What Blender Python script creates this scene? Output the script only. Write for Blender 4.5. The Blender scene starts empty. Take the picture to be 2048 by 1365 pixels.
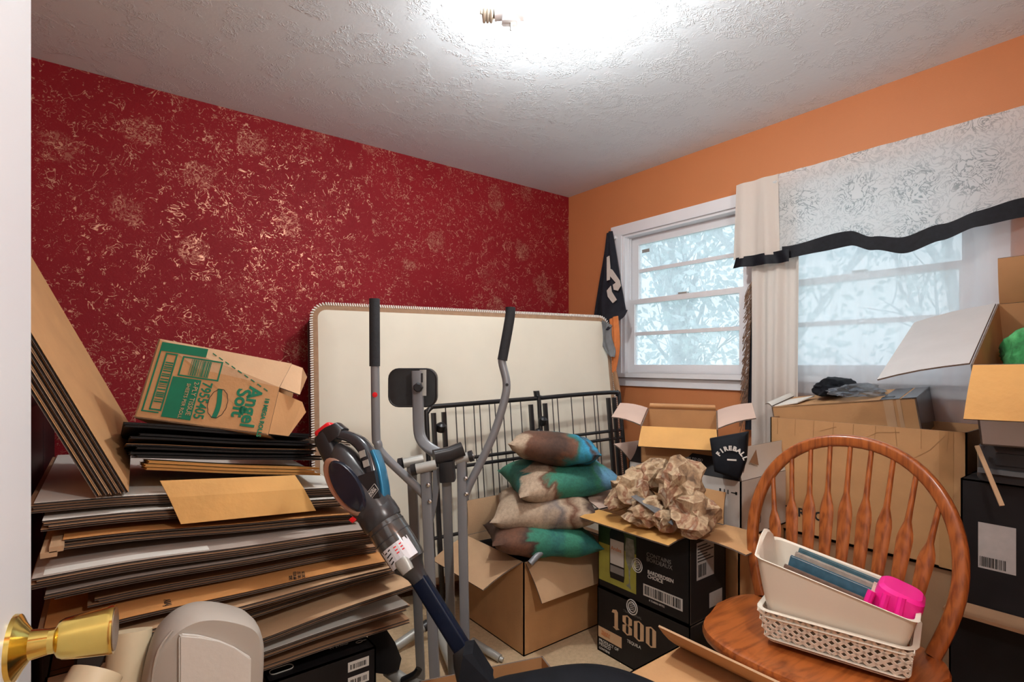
import bpy, bmesh, math, random
from mathutils import Vector, Matrix, noise
R = math.radians
random.seed(7)
scn = bpy.context.scene
COL = scn.collection

# ------------------------------------------------------------------ camera, world, lights, exposure
F = 1065.0            # focal length in pixels of a 2048 wide frame
CX, HY = 1024.0, 728.0  # principal column, horizon row (level camera, shifted lens)
CAMH = 1.20
YAW = 37.5
cam = bpy.data.objects.new('camera', bpy.data.cameras.new('camera'))
COL.objects.link(cam)
cam.location = (0, 0, CAMH)
cam.rotation_euler = (R(90), 0, -R(YAW))
cam.data.sensor_width = 36
cam.data.lens = F / 2048 * 36
cam.data.shift_y = (HY - 682.5) / 2048
cam.data.clip_start = 0.02
scn.camera = cam

world = bpy.data.worlds.new('overcast_sky')
scn.world = world
world.use_nodes = True
wb = world.node_tree.nodes['Background']
wb.inputs[0].default_value = (0.78, 0.86, 0.915, 1)
wb.inputs[1].default_value = 0.78

def light(name, kind, loc, energy, color, size):
    d = bpy.data.lights.new(name, kind)
    d.energy = energy; d.color = color
    if kind == 'POINT': d.shadow_soft_size = size
    o = bpy.data.objects.new(name, d); COL.objects.link(o); o.location = loc
    return o
BULB = Vector((1.125, 1.285, 2.308))
light('ceiling_bulb_light', 'POINT', BULB, 19, (1.0, 0.975, 0.94), 0.035)
light("doorway_fill_light", "POINT", (0.60, -0.13, 1.80), 21, (1.0, 0.98, 0.95), 0.06)  # unseen fill light added in the doorway, in place of a flash

vs = scn.view_settings
vs.view_transform = 'Standard'; vs.look = 'None'; vs.gamma = 1; vs.use_curve_mapping = False
vs.exposure = 1.08

# ------------------------------------------------------------------ measuring helpers
sY, cY = math.sin(R(YAW)), math.cos(R(YAW))
def ray(px, py):
    a = (px - CX) / F
    return Vector((cY * a + sY, -sY * a + cY, (HY - py) / F))
CAMP = Vector((0, 0, CAMH))
def at(px, py, Z): return CAMP + ray(px, py) * Z
def atx(px, py, x): d = ray(px, py); return CAMP + d * (x / d.x)
def aty(px, py, y): d = ray(px, py); return CAMP + d * (y / d.y)
def atz(px, py, z): d = ray(px, py); return CAMP + d * ((z - CAMH) / d.z)

# ------------------------------------------------------------------ materials
def nodes_of(m):
    m.use_nodes = True
    nt = m.node_tree
    return nt, nt.nodes, nt.links, nt.nodes['Principled BSDF']
MATS = {}
def mat(name, col, rough=0.6, metal=0.0, var=0.12, scale=14.0, bump=0.0, bscale=None, spec=0.5, coat=0.0, stretch=None):
    if name in MATS: return MATS[name]
    m = bpy.data.materials.new(name)
    nt, N, L, P = nodes_of(m)
    tc = N.new('ShaderNodeTexCoord'); src = tc.outputs['Object']
    if stretch:
        mp = N.new('ShaderNodeMapping'); mp.inputs['Scale'].default_value = stretch
        L.new(src, mp.inputs[0]); src = mp.outputs[0]
    nz = N.new('ShaderNodeTexNoise'); nz.inputs['Scale'].default_value = scale; nz.inputs['Detail'].default_value = 5
    L.new(src, nz.inputs['Vector'])
    rp = N.new('ShaderNodeValToRGB')
    c = Vector(col[:3])
    rp.color_ramp.elements[0].position = 0.25; rp.color_ramp.elements[1].position = 0.75
    rp.color_ramp.elements[0].color = (*(c * (1 - var)), 1)
    rp.color_ramp.elements[1].color = (*[min(1, v * (1 + var)) for v in c], 1)
    L.new(nz.outputs['Fac'], rp.inputs[0]); L.new(rp.outputs[0], P.inputs['Base Color'])
    P.inputs['Roughness'].default_value = rough; P.inputs['Metallic'].default_value = metal
    P.inputs['Specular IOR Level'].default_value = spec
    if coat: P.inputs['Coat Weight'].default_value = coat; P.inputs['Coat Roughness'].default_value = 0.15
    if bump:
        n2 = N.new('ShaderNodeTexNoise'); n2.inputs['Scale'].default_value = bscale or scale * 6; n2.inputs['Detail'].default_value = 4
        L.new(src, n2.inputs['Vector'])
        b = N.new('ShaderNodeBump'); b.inputs['Strength'].default_value = bump; b.inputs['Distance'].default_value = 0.004
        L.new(n2.outputs['Fac'], b.inputs['Height']); L.new(b.outputs[0], P.inputs['Normal'])
    MATS[name] = m
    return m

def wood_mat(name, c1, c2, axis='Z', scale=9, rough=0.32):
    if name in MATS: return MATS[name]
    m = bpy.data.materials.new(name); nt, N, L, P = nodes_of(m)
    tc = N.new('ShaderNodeTexCoord'); mp = N.new('ShaderNodeMapping')
    mp.inputs['Scale'].default_value = {'Z': (1, 1, .06), 'X': (.06, 1, 1), 'Y': (1, .06, 1)}[axis]
    L.new(tc.outputs['Object'], mp.inputs[0])
    nz = N.new('ShaderNodeTexNoise'); nz.inputs['Scale'].default_value = scale * 8; nz.inputs['Detail'].default_value = 6
    nz.inputs['Distortion'].default_value = 1.2
    L.new(mp.outputs[0], nz.inputs['Vector'])
    wv = N.new('ShaderNodeTexWave'); wv.inputs['Scale'].default_value = scale * 3.0; wv.inputs['Distortion'].default_value = 9
    wv.inputs['Detail'].default_value = 3
    L.new(mp.outputs[0], wv.inputs['Vector'])
    mx = N.new('ShaderNodeMath'); mx.operation = 'ADD'; L.new(nz.outputs['Fac'], mx.inputs[0])
    ml = N.new('ShaderNodeMath'); ml.operation = 'MULTIPLY'; ml.inputs[1].default_value = .18; L.new(wv.outputs['Fac'], ml.inputs[0])
    L.new(ml.outputs[0], mx.inputs[1])
    rp = N.new('ShaderNodeValToRGB'); rp.color_ramp.elements[0].position = .36; rp.color_ramp.elements[1].position = .72
    rp.color_ramp.elements[0].color = (*c2, 1); rp.color_ramp.elements[1].color = (*c1, 1)
    L.new(mx.outputs[0], rp.inputs[0]); L.new(rp.outputs[0], P.inputs['Base Color'])
    P.inputs['Roughness'].default_value = rough; P.inputs['Coat Weight'].default_value = .35; P.inputs['Coat Roughness'].default_value = .2
    MATS[name] = m
    return m

def mask_ramp(N, L, sock, lo, hi):
    r = N.new('ShaderNodeMapRange'); r.interpolation_type = 'SMOOTHSTEP'
    r.inputs['From Min'].default_value = lo; r.inputs['From Max'].default_value = hi
    L.new(sock, r.inputs['Value']); return r.outputs[0]
def mth(N, L, op, a, b):
    n = N.new('ShaderNodeMath'); n.operation = op; n.use_clamp = op in ('ADD', 'SUBTRACT')
    for i, v in enumerate((a, b)):
        if v is None: continue
        if isinstance(v, (int, float)): n.inputs[i].default_value = v
        else: L.new(v, n.inputs[i])
    return n.outputs[0]
def noise_n(N, L, src, scale, detail=4, dist=0.0, rough=.5):
    n = N.new('ShaderNodeTexNoise'); n.inputs['Scale'].default_value = scale; n.inputs['Detail'].default_value = detail
    n.inputs['Distortion'].default_value = dist; n.inputs['Roughness'].default_value = rough
    L.new(src, n.inputs['Vector']); return n.outputs['Fac']

def red_wall_mat():
    m = bpy.data.materials.new('red_sponged_gold'); nt, N, L, P = nodes_of(m)
    tc = N.new('ShaderNodeTexCoord').outputs['Object']
    big = noise_n(N, L, tc, 2.6, 3)
    mid = noise_n(N, L, tc, 9, 3, .6)
    def ridge(sc, dist, w, bsc, b0):
        a = noise_n(N, L, tc, sc, 2, dist)
        n_ = N.new('ShaderNodeMath'); n_.operation = 'SUBTRACT'; L.new(a, n_.inputs[0]); n_.inputs[1].default_value = .5
        r = mask_ramp(N, L, mth(N, L, 'ABSOLUTE', n_.outputs[0], None), w, w * .35)
        return mth(N, L, 'MULTIPLY', r, mask_ramp(N, L, noise_n(N, L, tc, bsc, 3, .6), b0, b0 + .05))
    strokes = mth(N, L, 'ADD', ridge(9, 2.6, .016, 15, .555), ridge(20, 1.8, .022, 22, .55))
    # dabs: round sponge marks broken up by fine veins
    vo = N.new('ShaderNodeTexVoronoi'); vo.inputs['Scale'].default_value = 4.6; vo.inputs['Randomness'].default_value = 1
    wob = N.new('ShaderNodeVectorMath'); wob.operation = 'ADD'
    nv = N.new('ShaderNodeTexNoise'); nv.inputs['Scale'].default_value = 14; L.new(tc, nv.inputs['Vector'])
    sc_ = N.new('ShaderNodeVectorMath'); sc_.operation = 'SCALE'; sc_.inputs['Scale'].default_value = .09; L.new(nv.outputs['Color'], sc_.inputs[0])
    L.new(tc, wob.inputs[0]); L.new(sc_.outputs[0], wob.inputs[1]); L.new(wob.outputs[0], vo.inputs['Vector'])
    dab = mask_ramp(N, L, vo.outputs['Distance'], .36, .27)
    sep = N.new('ShaderNodeSeparateColor'); L.new(vo.outputs['Color'], sep.inputs[0])
    pick = mask_ramp(N, L, sep.outputs[0], .40, .62)
    fine = mask_ramp(N, L, noise_n(N, L, tc, 60, 5, 1.8, .65), .46, .60)
    dabs = mth(N, L, 'MULTIPLY', mth(N, L, 'MULTIPLY', dab, pick), mth(N, L, 'MULTIPLY', fine, .55))
    sp = mask_ramp(N, L, noise_n(N, L, tc, 85, 4, 1.4, .6), .61, .67)
    sp = mth(N, L, 'MULTIPLY', sp, mask_ramp(N, L, mid, .42, .62))
    fl = mask_ramp(N, L, noise_n(N, L, tc, 30, 4, 2.6, .6), .615, .675)
    fl = mth(N, L, 'MULTIPLY', fl, mask_ramp(N, L, big, .40, .60))
    g = mth(N, L, 'ADD', mth(N, L, 'ADD', strokes, dabs), mth(N, L, 'ADD', sp, fl))
    g = mth(N, L, 'MULTIPLY', g, .62)
    mixc = N.new('ShaderNodeMix'); mixc.data_type = 'RGBA'
    rb = N.new('ShaderNodeValToRGB'); rb.color_ramp.elements[0].color = (.21, .007, .012, 1); rb.color_ramp.elements[1].color = (.30, .012, .021, 1)
    L.new(big, rb.inputs[0]); L.new(rb.outputs[0], mixc.inputs[6])
    mixc.inputs[7].default_value = (.78, .48, .33, 1)
    L.new(g, mixc.inputs[0]); L.new(mixc.outputs[2], P.inputs['Base Color'])
    L.new(mth(N, L, 'MULTIPLY', g, 1.3), P.inputs['Metallic'])
    rr = N.new('ShaderNodeMapRange'); rr.inputs['To Min'].default_value = .62; rr.inputs['To Max'].default_value = .34
    L.new(g, rr.inputs[0]); L.new(rr.outputs[0], P.inputs['Roughness'])
    b = N.new('ShaderNodeBump'); b.inputs['Strength'].default_value = .5; b.inputs['Distance'].default_value = .003
    L.new(noise_n(N, L, tc, 48, 5, 1.5), b.inputs['Height']); L.new(b.outputs[0], P.inputs['Normal'])
    P.inputs['Specular IOR Level'].default_value = .2
    return m

def ceiling_mat():
    m = bpy.data.materials.new('stomped_white_ceiling'); nt, N, L, P = nodes_of(m)
    tc = N.new('ShaderNodeTexCoord').outputs['Object']
    P.inputs['Base Color'].default_value = (.79, .90, .99, 1); P.inputs['Roughness'].default_value = .8
    def ridges(sc, w, dist):
        a = noise_n(N, L, tc, sc, 2, dist)
        s = N.new('ShaderNodeMath'); s.operation = 'SUBTRACT'; L.new(a, s.inputs[0]); s.inputs[1].default_value = .5
        return mask_ramp(N, L, mth(N, L, 'ABSOLUTE', s.outputs[0], None), w, 0.0)
    r1 = ridges(15, .05, 2.5); r2 = ridges(27, .06, 1.5)
    k = mask_ramp(N, L, noise_n(N, L, tc, 8, 3, .8), .45, .58)
    h = mth(N, L, 'ADD', mth(N, L, 'MULTIPLY', r1, k), mth(N, L, 'MULTIPLY', r2, mth(N, L, 'MULTIPLY', k, .6)))
    h = mth(N, L, 'ADD', h, mth(N, L, 'MULTIPLY', noise_n(N, L, tc, 60, 4), .25))
    b = N.new('ShaderNodeBump'); b.inputs['Strength'].default_value = .55; b.inputs['Distance'].default_value = .004
    L.new(h, b.inputs['Height']); L.new(b.outputs[0], P.inputs['Normal'])
    return m

def glass_mat(name, tint, haze, hazecol=(.85, .92, .95)):
    m = bpy.data.materials.new(name); nt, N, L, P = nodes_of(m)
    out = N['Material Output']
    tr = N.new('ShaderNodeBsdfTransparent'); tr.inputs[0].default_value = (*tint, 1)
    df = N.new('ShaderNodeBsdfTranslucent'); df.inputs[0].default_value = (*hazecol, 1)
    gl = N.new('ShaderNodeBsdfGlossy'); gl.inputs['Roughness'].default_value = .05
    tc = N.new('ShaderNodeTexCoord').outputs['Object']
    dirt = noise_n(N, L, tc, 22, 6, 1.5, .65)
    f = N.new('ShaderNodeMapRange'); f.inputs['From Min'].default_value = .3; f.inputs['From Max'].default_value = .75
    f.inputs['To Min'].default_value = haze * .8; f.inputs['To Max'].default_value = haze * 1.3; L.new(dirt, f.inputs[0])
    m1 = N.new('ShaderNodeMixShader'); L.new(f.outputs[0], m1.inputs[0]); L.new(tr.outputs[0], m1.inputs[1]); L.new(df.outputs[0], m1.inputs[2])
    m2 = N.new('ShaderNodeMixShader'); m2.inputs[0].default_value = .05; L.new(m1.outputs[0], m2.inputs[1]); L.new(gl.outputs[0], m2.inputs[2])
    L.new(m2.outputs[0], out.inputs[0]); N.remove(P)
    return m

def cloth_thin_mat(name, col, transp, trans=.5, pattern=False):
    m = bpy.data.materials.new(name); nt, N, L, P = nodes_of(m); out = N['Material Output']
    df = N.new('ShaderNodeBsdfDiffuse'); tl = N.new('ShaderNodeBsdfTranslucent'); tr = N.new('ShaderNodeBsdfTransparent')
    for n in (df, tl): n.inputs[0].default_value = (*col, 1)
    a = N.new('ShaderNodeMixShader'); a.inputs[0].default_value = trans; L.new(df.outputs[0], a.inputs[1]); L.new(tl.outputs[0], a.inputs[2])
    b = N.new('ShaderNodeMixShader'); b.inputs[0].default_value = transp; L.new(a.outputs[0], b.inputs[1]); L.new(tr.outputs[0], b.inputs[2])
    tc = N.new('ShaderNodeTexCoord').outputs['Object']
    if pattern:   # woven damask medallions
        vo = N.new('ShaderNodeTexVoronoi'); vo.inputs['Scale'].default_value = 4.6; vo.inputs['Randomness'].default_value = .25
        L.new(tc, vo.inputs['Vector'])
        med = mask_ramp(N, L, vo.outputs['Distance'], .48, .22)
        swirl = noise_n(N, L, tc, 16, 3, 3.5)
        s = N.new('ShaderNodeMath'); s.operation = 'SUBTRACT'; L.new(swirl, s.inputs[0]); s.inputs[1].default_value = .5
        ln = mask_ramp(N, L, mth(N, L, 'ABSOLUTE', s.outputs[0], None), .05, .01)
        ring = mth(N, L, 'MULTIPLY', ln, mth(N, L, 'ADD', med, .42))
        mc = N.new('ShaderNodeMix'); mc.data_type = 'RGBA'; mc.inputs[6].default_value = (*col, 1)
        mc.inputs[7].default_value = (col[0] * .45, col[1] * .5, col[2] * .52, 1)
        L.new(mth(N, L, 'MULTIPLY', ring, .9), mc.inputs[0])
        for n in (df, tl): L.new(mc.outputs[2], n.inputs[0])
        bp = N.new('ShaderNodeBump'); bp.inputs['Strength'].default_value = .5; bp.inputs['Distance'].default_value = .004
        L.new(ring, bp.inputs['Height']); L.new(bp.outputs[0], df.inputs['Normal'])
    L.new(b.outputs[0], out.inputs[0]); N.remove(P)
    MATS[name] = m
    return m

def ramp_mat(name, stops, scale, seed, rough=.85, bump=.3, detail=3, dist=.8, sc_vec=(1, 1, 1)):
    m = bpy.data.materials.new(name); nt, N, L, P = nodes_of(m)
    tc = N.new('ShaderNodeTexCoord').outputs['Object']
    mp = N.new('ShaderNodeMapping'); mp.inputs['Location'].default_value = (seed * 3.1, seed * 1.7, seed * .9); mp.inputs['Scale'].default_value = sc_vec
    L.new(tc, mp.inputs[0])
    f = noise_n(N, L, mp.outputs[0], scale, detail, dist)
    rp = N.new('ShaderNodeValToRGB'); rp.color_ramp.interpolation = 'EASE'
    els = rp.color_ramp.elements
    els[0].position, els[0].color = stops[0][0], (*stops[0][1], 1)
    els[1].position, els[1].color = stops[-1][0], (*stops[-1][1], 1)
    for p_, c_ in stops[1:-1]:
        e = els.new(p_); e.color = (*c_, 1)
    L.new(f, rp.inputs[0])
    # fine weave / mottling
    g = noise_n(N, L, tc, 90, 3)
    mx = N.new('ShaderNodeMix'); mx.data_type = 'RGBA'; mx.blend_type = 'MULTIPLY'; mx.inputs[0].default_value = .45
    L.new(rp.outputs[0], mx.inputs[6])
    r2 = N.new('ShaderNodeValToRGB'); r2.color_ramp.elements[0].position = .3; r2.color_ramp.elements[0].color = (.45, .45, .45, 1); r2.color_ramp.elements[1].position = .6
    L.new(g, r2.inputs[0]); L.new(r2.outputs[0], mx.inputs[7])
    L.new(mx.outputs[2], P.inputs['Base Color']); P.inputs['Roughness'].default_value = rough
    if bump:
        b = N.new('ShaderNodeBump'); b.inputs['Strength'].default_value = bump; b.inputs['Distance'].default_value = .006
        L.new(noise_n(N, L, tc, 28, 4), b.inputs['Height']); L.new(b.outputs[0], P.inputs['Normal'])
    return m

def print_mat(name, stops, width, seed):
    """flat landscape print: colour bands across the cloth with wavering borders"""
    m = bpy.data.materials.new(name); nt, N, L, P = nodes_of(m)
    tc = N.new('ShaderNodeTexCoord').outputs['Object']
    sp = N.new('ShaderNodeSeparateXYZ'); L.new(tc, sp.inputs[0])
    mp = N.new('ShaderNodeMapping'); mp.inputs['Location'].default_value = (seed * 3.1, seed * 1.7, 0); L.new(tc, mp.inputs[0])
    nz = noise_n(N, L, mp.outputs[0], 7, 4, .6)
    def m2(op, a, b):
        n = N.new('ShaderNodeMath'); n.operation = op
        for i, v in enumerate((a, b)):
            if isinstance(v, (int, float)): n.inputs[i].default_value = v
            else: L.new(v, n.inputs[i])
        return n.outputs[0]
    f = m2('ADD', m2('MULTIPLY', sp.outputs[0], 1 / width), .5)
    f = m2('ADD', f, m2('MULTIPLY', sp.outputs[1], .9 * (-1) ** seed))
    f = m2('ADD', f, m2('MULTIPLY', m2('SUBTRACT', nz, .5), .55))
    rp = N.new('ShaderNodeValToRGB'); els = rp.color_ramp.elements
    els[0].position, els[0].color = stops[0][0], (*stops[0][1], 1); els[1].position, els[1].color = stops[-1][0], (*stops[-1][1], 1)
    for p_, c_ in stops[1:-1]: els.new(p_).color = (*c_, 1)
    L.new(f, rp.inputs[0])
    g = noise_n(N, L, tc, 70, 4, 1.0); r2 = N.new('ShaderNodeValToRGB'); r2.color_ramp.elements[0].position = .35; r2.color_ramp.elements[0].color = (.5, .5, .5, 1); r2.color_ramp.elements[1].position = .6
    L.new(g, r2.inputs[0])
    mx = N.new('ShaderNodeMix'); mx.data_type = 'RGBA'; mx.blend_type = 'MULTIPLY'; mx.inputs[0].default_value = .5
    L.new(rp.outputs[0], mx.inputs[6]); L.new(r2.outputs[0], mx.inputs[7]); L.new(mx.outputs[2], P.inputs['Base Color'])
    P.inputs['Roughness'].default_value = .8
    b = N.new('ShaderNodeBump'); b.inputs['Strength'].default_value = .35; b.inputs['Distance'].default_value = .008
    L.new(noise_n(N, L, tc, 14, 4, 1.0), b.inputs['Height']); L.new(b.outputs[0], P.inputs['Normal'])
    return m

def emit_mat(name, col, s):
    m = bpy.data.materials.new(name); nt, N, L, P = nodes_of(m)
    P.inputs['Base Color'].default_value = (*col, 1)
    P.inputs['Emission Color'].default_value = (*col, 1); P.inputs['Emission Strength'].default_value = s
    return m

KRAFT = mat('kraft_cardboard', (.50, .27, .115), .75, var=.10, scale=9, bump=.15, bscale=120)
KRAFT_IN = mat('kraft_inside', (.46, .245, .11), .8, var=.10, scale=9, bump=.12, bscale=120)
KRAFT2 = mat('kraft_pale', (.52, .33, .185), .75, var=.10, scale=8, bump=.12, bscale=120)
GOLD = mat('kraft_golden', (.60, .32, .09), .7, var=.12, scale=8, bump=.2, bscale=60)
ORANGEK = mat('kraft_orange', (.55, .245, .075), .7, var=.16, scale=7, bump=.15, bscale=110)
BROWNK = mat('kraft_brown', (.34, .19, .10), .8, var=.12, scale=8, bump=.12, bscale=110)
GREYB = mat('greyish_board', (.42, .35, .30), .8, var=.08, scale=6, bump=.1, bscale=110)
WHITEB = mat('white_board', (.72, .70, .64), .65, var=.05, scale=6, bump=.08, bscale=110)
PINKB = mat('pinkish_board', (.58, .42, .34), .75, var=.06, scale=6)
EDGE = mat('shaded_flute_edge', (.030, .025, .023), .95, var=.5, scale=160, bump=.5, bscale=300)  # near-black colour carries the shade inside the flutes
LINER = mat('liner_edge', (.15, .11, .085), .9, var=.25, scale=60)
BLKC = mat('black_card', (.010, .010, .012), .38, spec=.35, var=.3, scale=12)
BLKB = mat('black_printed_board', (.011, .010, .011), .5, spec=.25, var=.3, scale=10)
BLK = mat('black_plastic', (.014, .014, .016), .38, var=.2, scale=20)
BLKM = mat('black_metal', (.012, .013, .015), .32, var=.2, scale=30, spec=.6)
BLKCL = mat('black_cloth', (.006, .007, .010), .7, spec=.15, var=.35, scale=18, bump=.3, bscale=30)
FOAM = mat('black_foam', (.018, .020, .024), .8, var=.2, scale=120, bump=.3, bscale=300)
STEEL = mat('grey_painted_steel', (.205, .215, .23), .36, metal=.12, var=.06, scale=8)
STEELL = mat('light_grey_steel', (.40, .40, .37), .4, metal=.3, var=.06, scale=8)
CHROME = mat('chrome', (.75, .75, .75), .18, metal=1, var=.05)
BRASS = mat('polished_brass', (.72, .52, .14), .16, metal=1, var=.06, scale=30)
DOORW = mat('door_white_paint', (.58, .60, .63), .45, var=.02, scale=5)
TRIMW = mat('trim_white_paint', (.80, .81, .84), .4, var=.03, scale=6)
ORANGE = mat('orange_wall_paint', (.56, .205, .075), .6, var=.03, scale=4, bump=.1, bscale=180)
CARPET = mat('beige_carpet', (.55, .40, .24), .95, var=.14, scale=60, bump=.6, bscale=240)
HALLW = mat('hallway_paint', (.75, .73, .69), .7, var=.02)
CREAM = mat('mattress_cream', (.76, .72, .60), .7, var=.06, scale=3.0, bump=.25, bscale=10)
TAPE = mat('mattress_tape_tan', (.36, .22, .13), .8, var=.15, scale=40)
STITCH = mat('white_stitch', (.85, .83, .78), .7, var=.05)
CHAR = mat('charcoal_band', (.032, .036, .040), .7, var=.15, scale=60)
PINKBR = mat('dusty_brown_band', (.30, .19, .16), .8, var=.1, scale=60)
OAK = wood_mat('honey_oak', (.37, .104, .023), (.17, .040, .009), 'Z')
OAKY = wood_mat('honey_oak_seat', (.43, .118, .024), (.19, .043, .009), 'X', scale=7)
BIN = mat('ivory_plastic', (.74, .68, .57), .42, var=.03, scale=6)
PINK = mat('hot_pink_plastic', (.85, .015, .28), .35, var=.06, scale=8)
GREENP = mat('green_ink', (.0, .165, .085), .6, var=.08, scale=30)
INKB = mat('black_ink', (.02, .018, .016), .7, var=.1)
INKW = mat('white_ink', (.62, .60, .56), .7, var=.06)
INKTAN = mat('tan_ink', (.62, .42, .25), .6, var=.08)
RED = mat('red_plastic', (.75, .012, .02), .35, var=.05)

# ------------------------------------------------------------------ mesh helpers
def BM(): return bmesh.new()
def quad(bm, *p, mi=0):
    f = bm.faces.new([bm.verts.new(v) for v in p]); f.material_index = mi; return f
def hexa(bm, b, t, mi=0):
    """b, t: four bottom and four top corners in the same turning order"""
    vb = [bm.verts.new(v) for v in b]; vt = [bm.verts.new(v) for v in t]
    fs = [bm.faces.new(vb[::-1]), bm.faces.new(vt)]
    for i in range(4):
        j = (i + 1) % 4; fs.append(bm.faces.new((vb[i], vb[j], vt[j], vt[i])))
    for f in fs: f.material_index = mi
    return fs
def bx(bm, x0, x1, y0, y1, z0, z1, mi=0):
    return hexa(bm, [(x0, y0, z0), (x1, y0, z0), (x1, y1, z0), (x0, y1, z0)], [(x0, y0, z1), (x1, y0, z1), (x1, y1, z1), (x0, y1, z1)], mi)
def panel(bm, pts, t, mi_front=0, mi_back=0, mi_edge=None):
    """flat polygon of real thickness t; front is the side its turning order faces, thickness goes to the back"""
    pts = [Vector(p) for p in pts]
    n = Vector((0, 0, 0))
    for i in range(len(pts)):
        a, b = pts[i], pts[(i + 1) % len(pts)]
        n += a.cross(b)
    n.normalize()
    va = [bm.verts.new(p) for p in pts]; vb = [bm.verts.new(p - n * t) for p in pts]
    f = bm.faces.new(va); f.material_index = mi_front
    f = bm.faces.new(vb[::-1]); f.material_index = mi_back
    for i in range(len(pts)):
        j = (i + 1) % len(pts)
        f = bm.faces.new((va[j], va[i], vb[i], vb[j])); f.material_index = mi_front if mi_edge is None else mi_edge
def frame_axes(t):
    t = t.normalized(); up = Vector((0, 0, 1)) if abs(t.z) < .95 else Vector((1, 0, 0))
    a = t.cross(up).normalized(); return a, t.cross(a).normalized()
def smooth_path(pts, n=6):
    pts = [Vector(p) for p in pts]
    if len(pts) < 3: return pts
    out = []
    for i in range(len(pts) - 1):
        p0 = pts[max(i - 1, 0)]; p1 = pts[i]; p2 = pts[i + 1]; p3 = pts[min(i + 2, len(pts) - 1)]
        for k in range(n):
            t = k / n
            out.append(.5 * ((2 * p1) + (p2 - p0) * t + (2 * p0 - 5 * p1 + 4 * p2 - p3) * t * t + (3 * p1 - p0 - 3 * p2 + p3) * t ** 3))
    out.append(pts[-1]); return out
def sweep(bm, pts, sec, mi=0, scale=None, ref=None, closed=False):
    """sweep a closed 2-D section (list of (a, b)) along pts"""
    pts = [Vector(p) for p in pts]; rings = []; n = len(pts)
    for i, p in enumerate(pts):
        if closed: t = pts[(i + 1) % n] - pts[i - 1]
        else: t = pts[min(i + 1, n - 1)] - pts[max(i - 1, 0)]
        t.normalize()
        if ref is not None:
            a = (Vector(ref) - t * t.dot(Vector(ref))).normalized(); b = t.cross(a)
        elif i == 0: a, b = frame_axes(t)
        else:
            a = (pa - t * t.dot(pa)).normalized(); b = t.cross(a)
        pa = a
        s = scale[i] if scale else 1
        rings.append([bm.verts.new(p + a * u * s + b * v * s) for u, v in sec])
    m = len(sec)
    rng = range(n) if closed else range(n - 1)
    for i in rng:
        A, B = rings[i], rings[(i + 1) % n]
        for k in range(m):
            f = bm.faces.new((A[k], A[(k + 1) % m], B[(k + 1) % m], B[k])); f.material_index = mi
    if not closed:
        bm.faces.new(rings[0][::-1]).material_index = mi; bm.faces.new(rings[-1]).material_index = mi
def circ(r, n=12, ry=None): return [(r * math.cos(2 * math.pi * k / n), (ry or r) * math.sin(2 * math.pi * k / n)) for k in range(n)]
def rrect(w, h, r, n=3):
    out = []
    for cx, cy, a0 in ((w / 2 - r, h / 2 - r, 0), (-w / 2 + r, h / 2 - r, 90), (-w / 2 + r, -h / 2 + r, 180), (w / 2 - r, -h / 2 + r, 270)):
        for k in range(n + 1):
            a = R(a0 + 90 * k / n); out.append((cx + r * math.cos(a), cy + r * math.sin(a)))
    return out
def tube(bm, pts, r, n=10, mi=0, smooth=0, scale=None):
    if smooth: pts = smooth_path(pts, smooth)
    sweep(bm, pts, circ(r, n), mi, scale)
def bar(bm, p0, p1, w, d, ref, mi=0):
    sweep(bm, [p0, p1], rrect(w, d, min(w, d) * .18, 2), mi, ref=ref)
def loft(bm, rings, mi=0, caps=True):
    vr = [[bm.verts.new(p) for p in r] for r in rings]; m = len(vr[0])
    for A, B in zip(vr, vr[1:]):
        for k in range(m):
            f = bm.faces.new((A[k], A[(k + 1) % m], B[(k + 1) % m], B[k])); f.material_index = mi
    if caps:
        bm.faces.new(vr[0][::-1]).material_index = mi; bm.faces.new(vr[-1]).material_index = mi
def lathe(bm, prof, n=20, mi=0):
    loft(bm, [[(r * math.cos(2 * math.pi * k / n), r * math.sin(2 * math.pi * k / n), z) for k in range(n)] for r, z in prof], mi)

def frame(o, ex, ey=None, ez=None):
    ex = Vector(ex).normalized()
    if ez is not None:
        ez = Vector(ez); ez = (ez - ex * ex.dot(ez)).normalized(); ey = ez.cross(ex)
    else:
        ey = Vector(ey); ey = (ey - ex * ex.dot(ey)).normalized(); ez = ex.cross(ey)
    M = Matrix((ex, ey, ez)).transposed().to_4x4(); M.translation = Vector(o); return M

INV = {}
def ob(name, bm, mats, parent=None, world=False, M=None, smooth=True, angle=38):
    """link one mesh object. world=True: verts are world coords, brought into the parent's frame"""
    if M is not None: bmesh.ops.transform(bm, matrix=M, verts=bm.verts)
    if world and parent is not None: bmesh.ops.transform(bm, matrix=INV[parent.name], verts=bm.verts)
    bmesh.ops.recalc_face_normals(bm, faces=bm.faces)
    me = bpy.data.meshes.new(name); bm.to_mesh(me); bm.free()
    for m in (mats if isinstance(mats, (list, tuple)) else [mats]): me.materials.append(m)
    if smooth:
        me.shade_smooth(); me.set_sharp_from_angle(angle=R(angle))
    o = bpy.data.objects.new(name, me); COL.objects.link(o)
    if parent is not None:
        o.parent = parent
        if parent.name in INV: INV[o.name] = INV[parent.name]
    return o
def tag(o, label, cat, group=None):
    o['label'] = label; o['category'] = cat
    if group: o['group'] = group
    return o
def thing(name, label, cat, M=None, loc=None, group=None):
    o = bpy.data.objects.new(name, None); COL.objects.link(o); o.empty_display_size = .05
    if M is None: M = Matrix.Translation(Vector(loc or (0, 0, 0)))
    o.matrix_world = M; INV[o.name] = M.inverted()
    return tag(o, label, cat, group)
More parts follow.
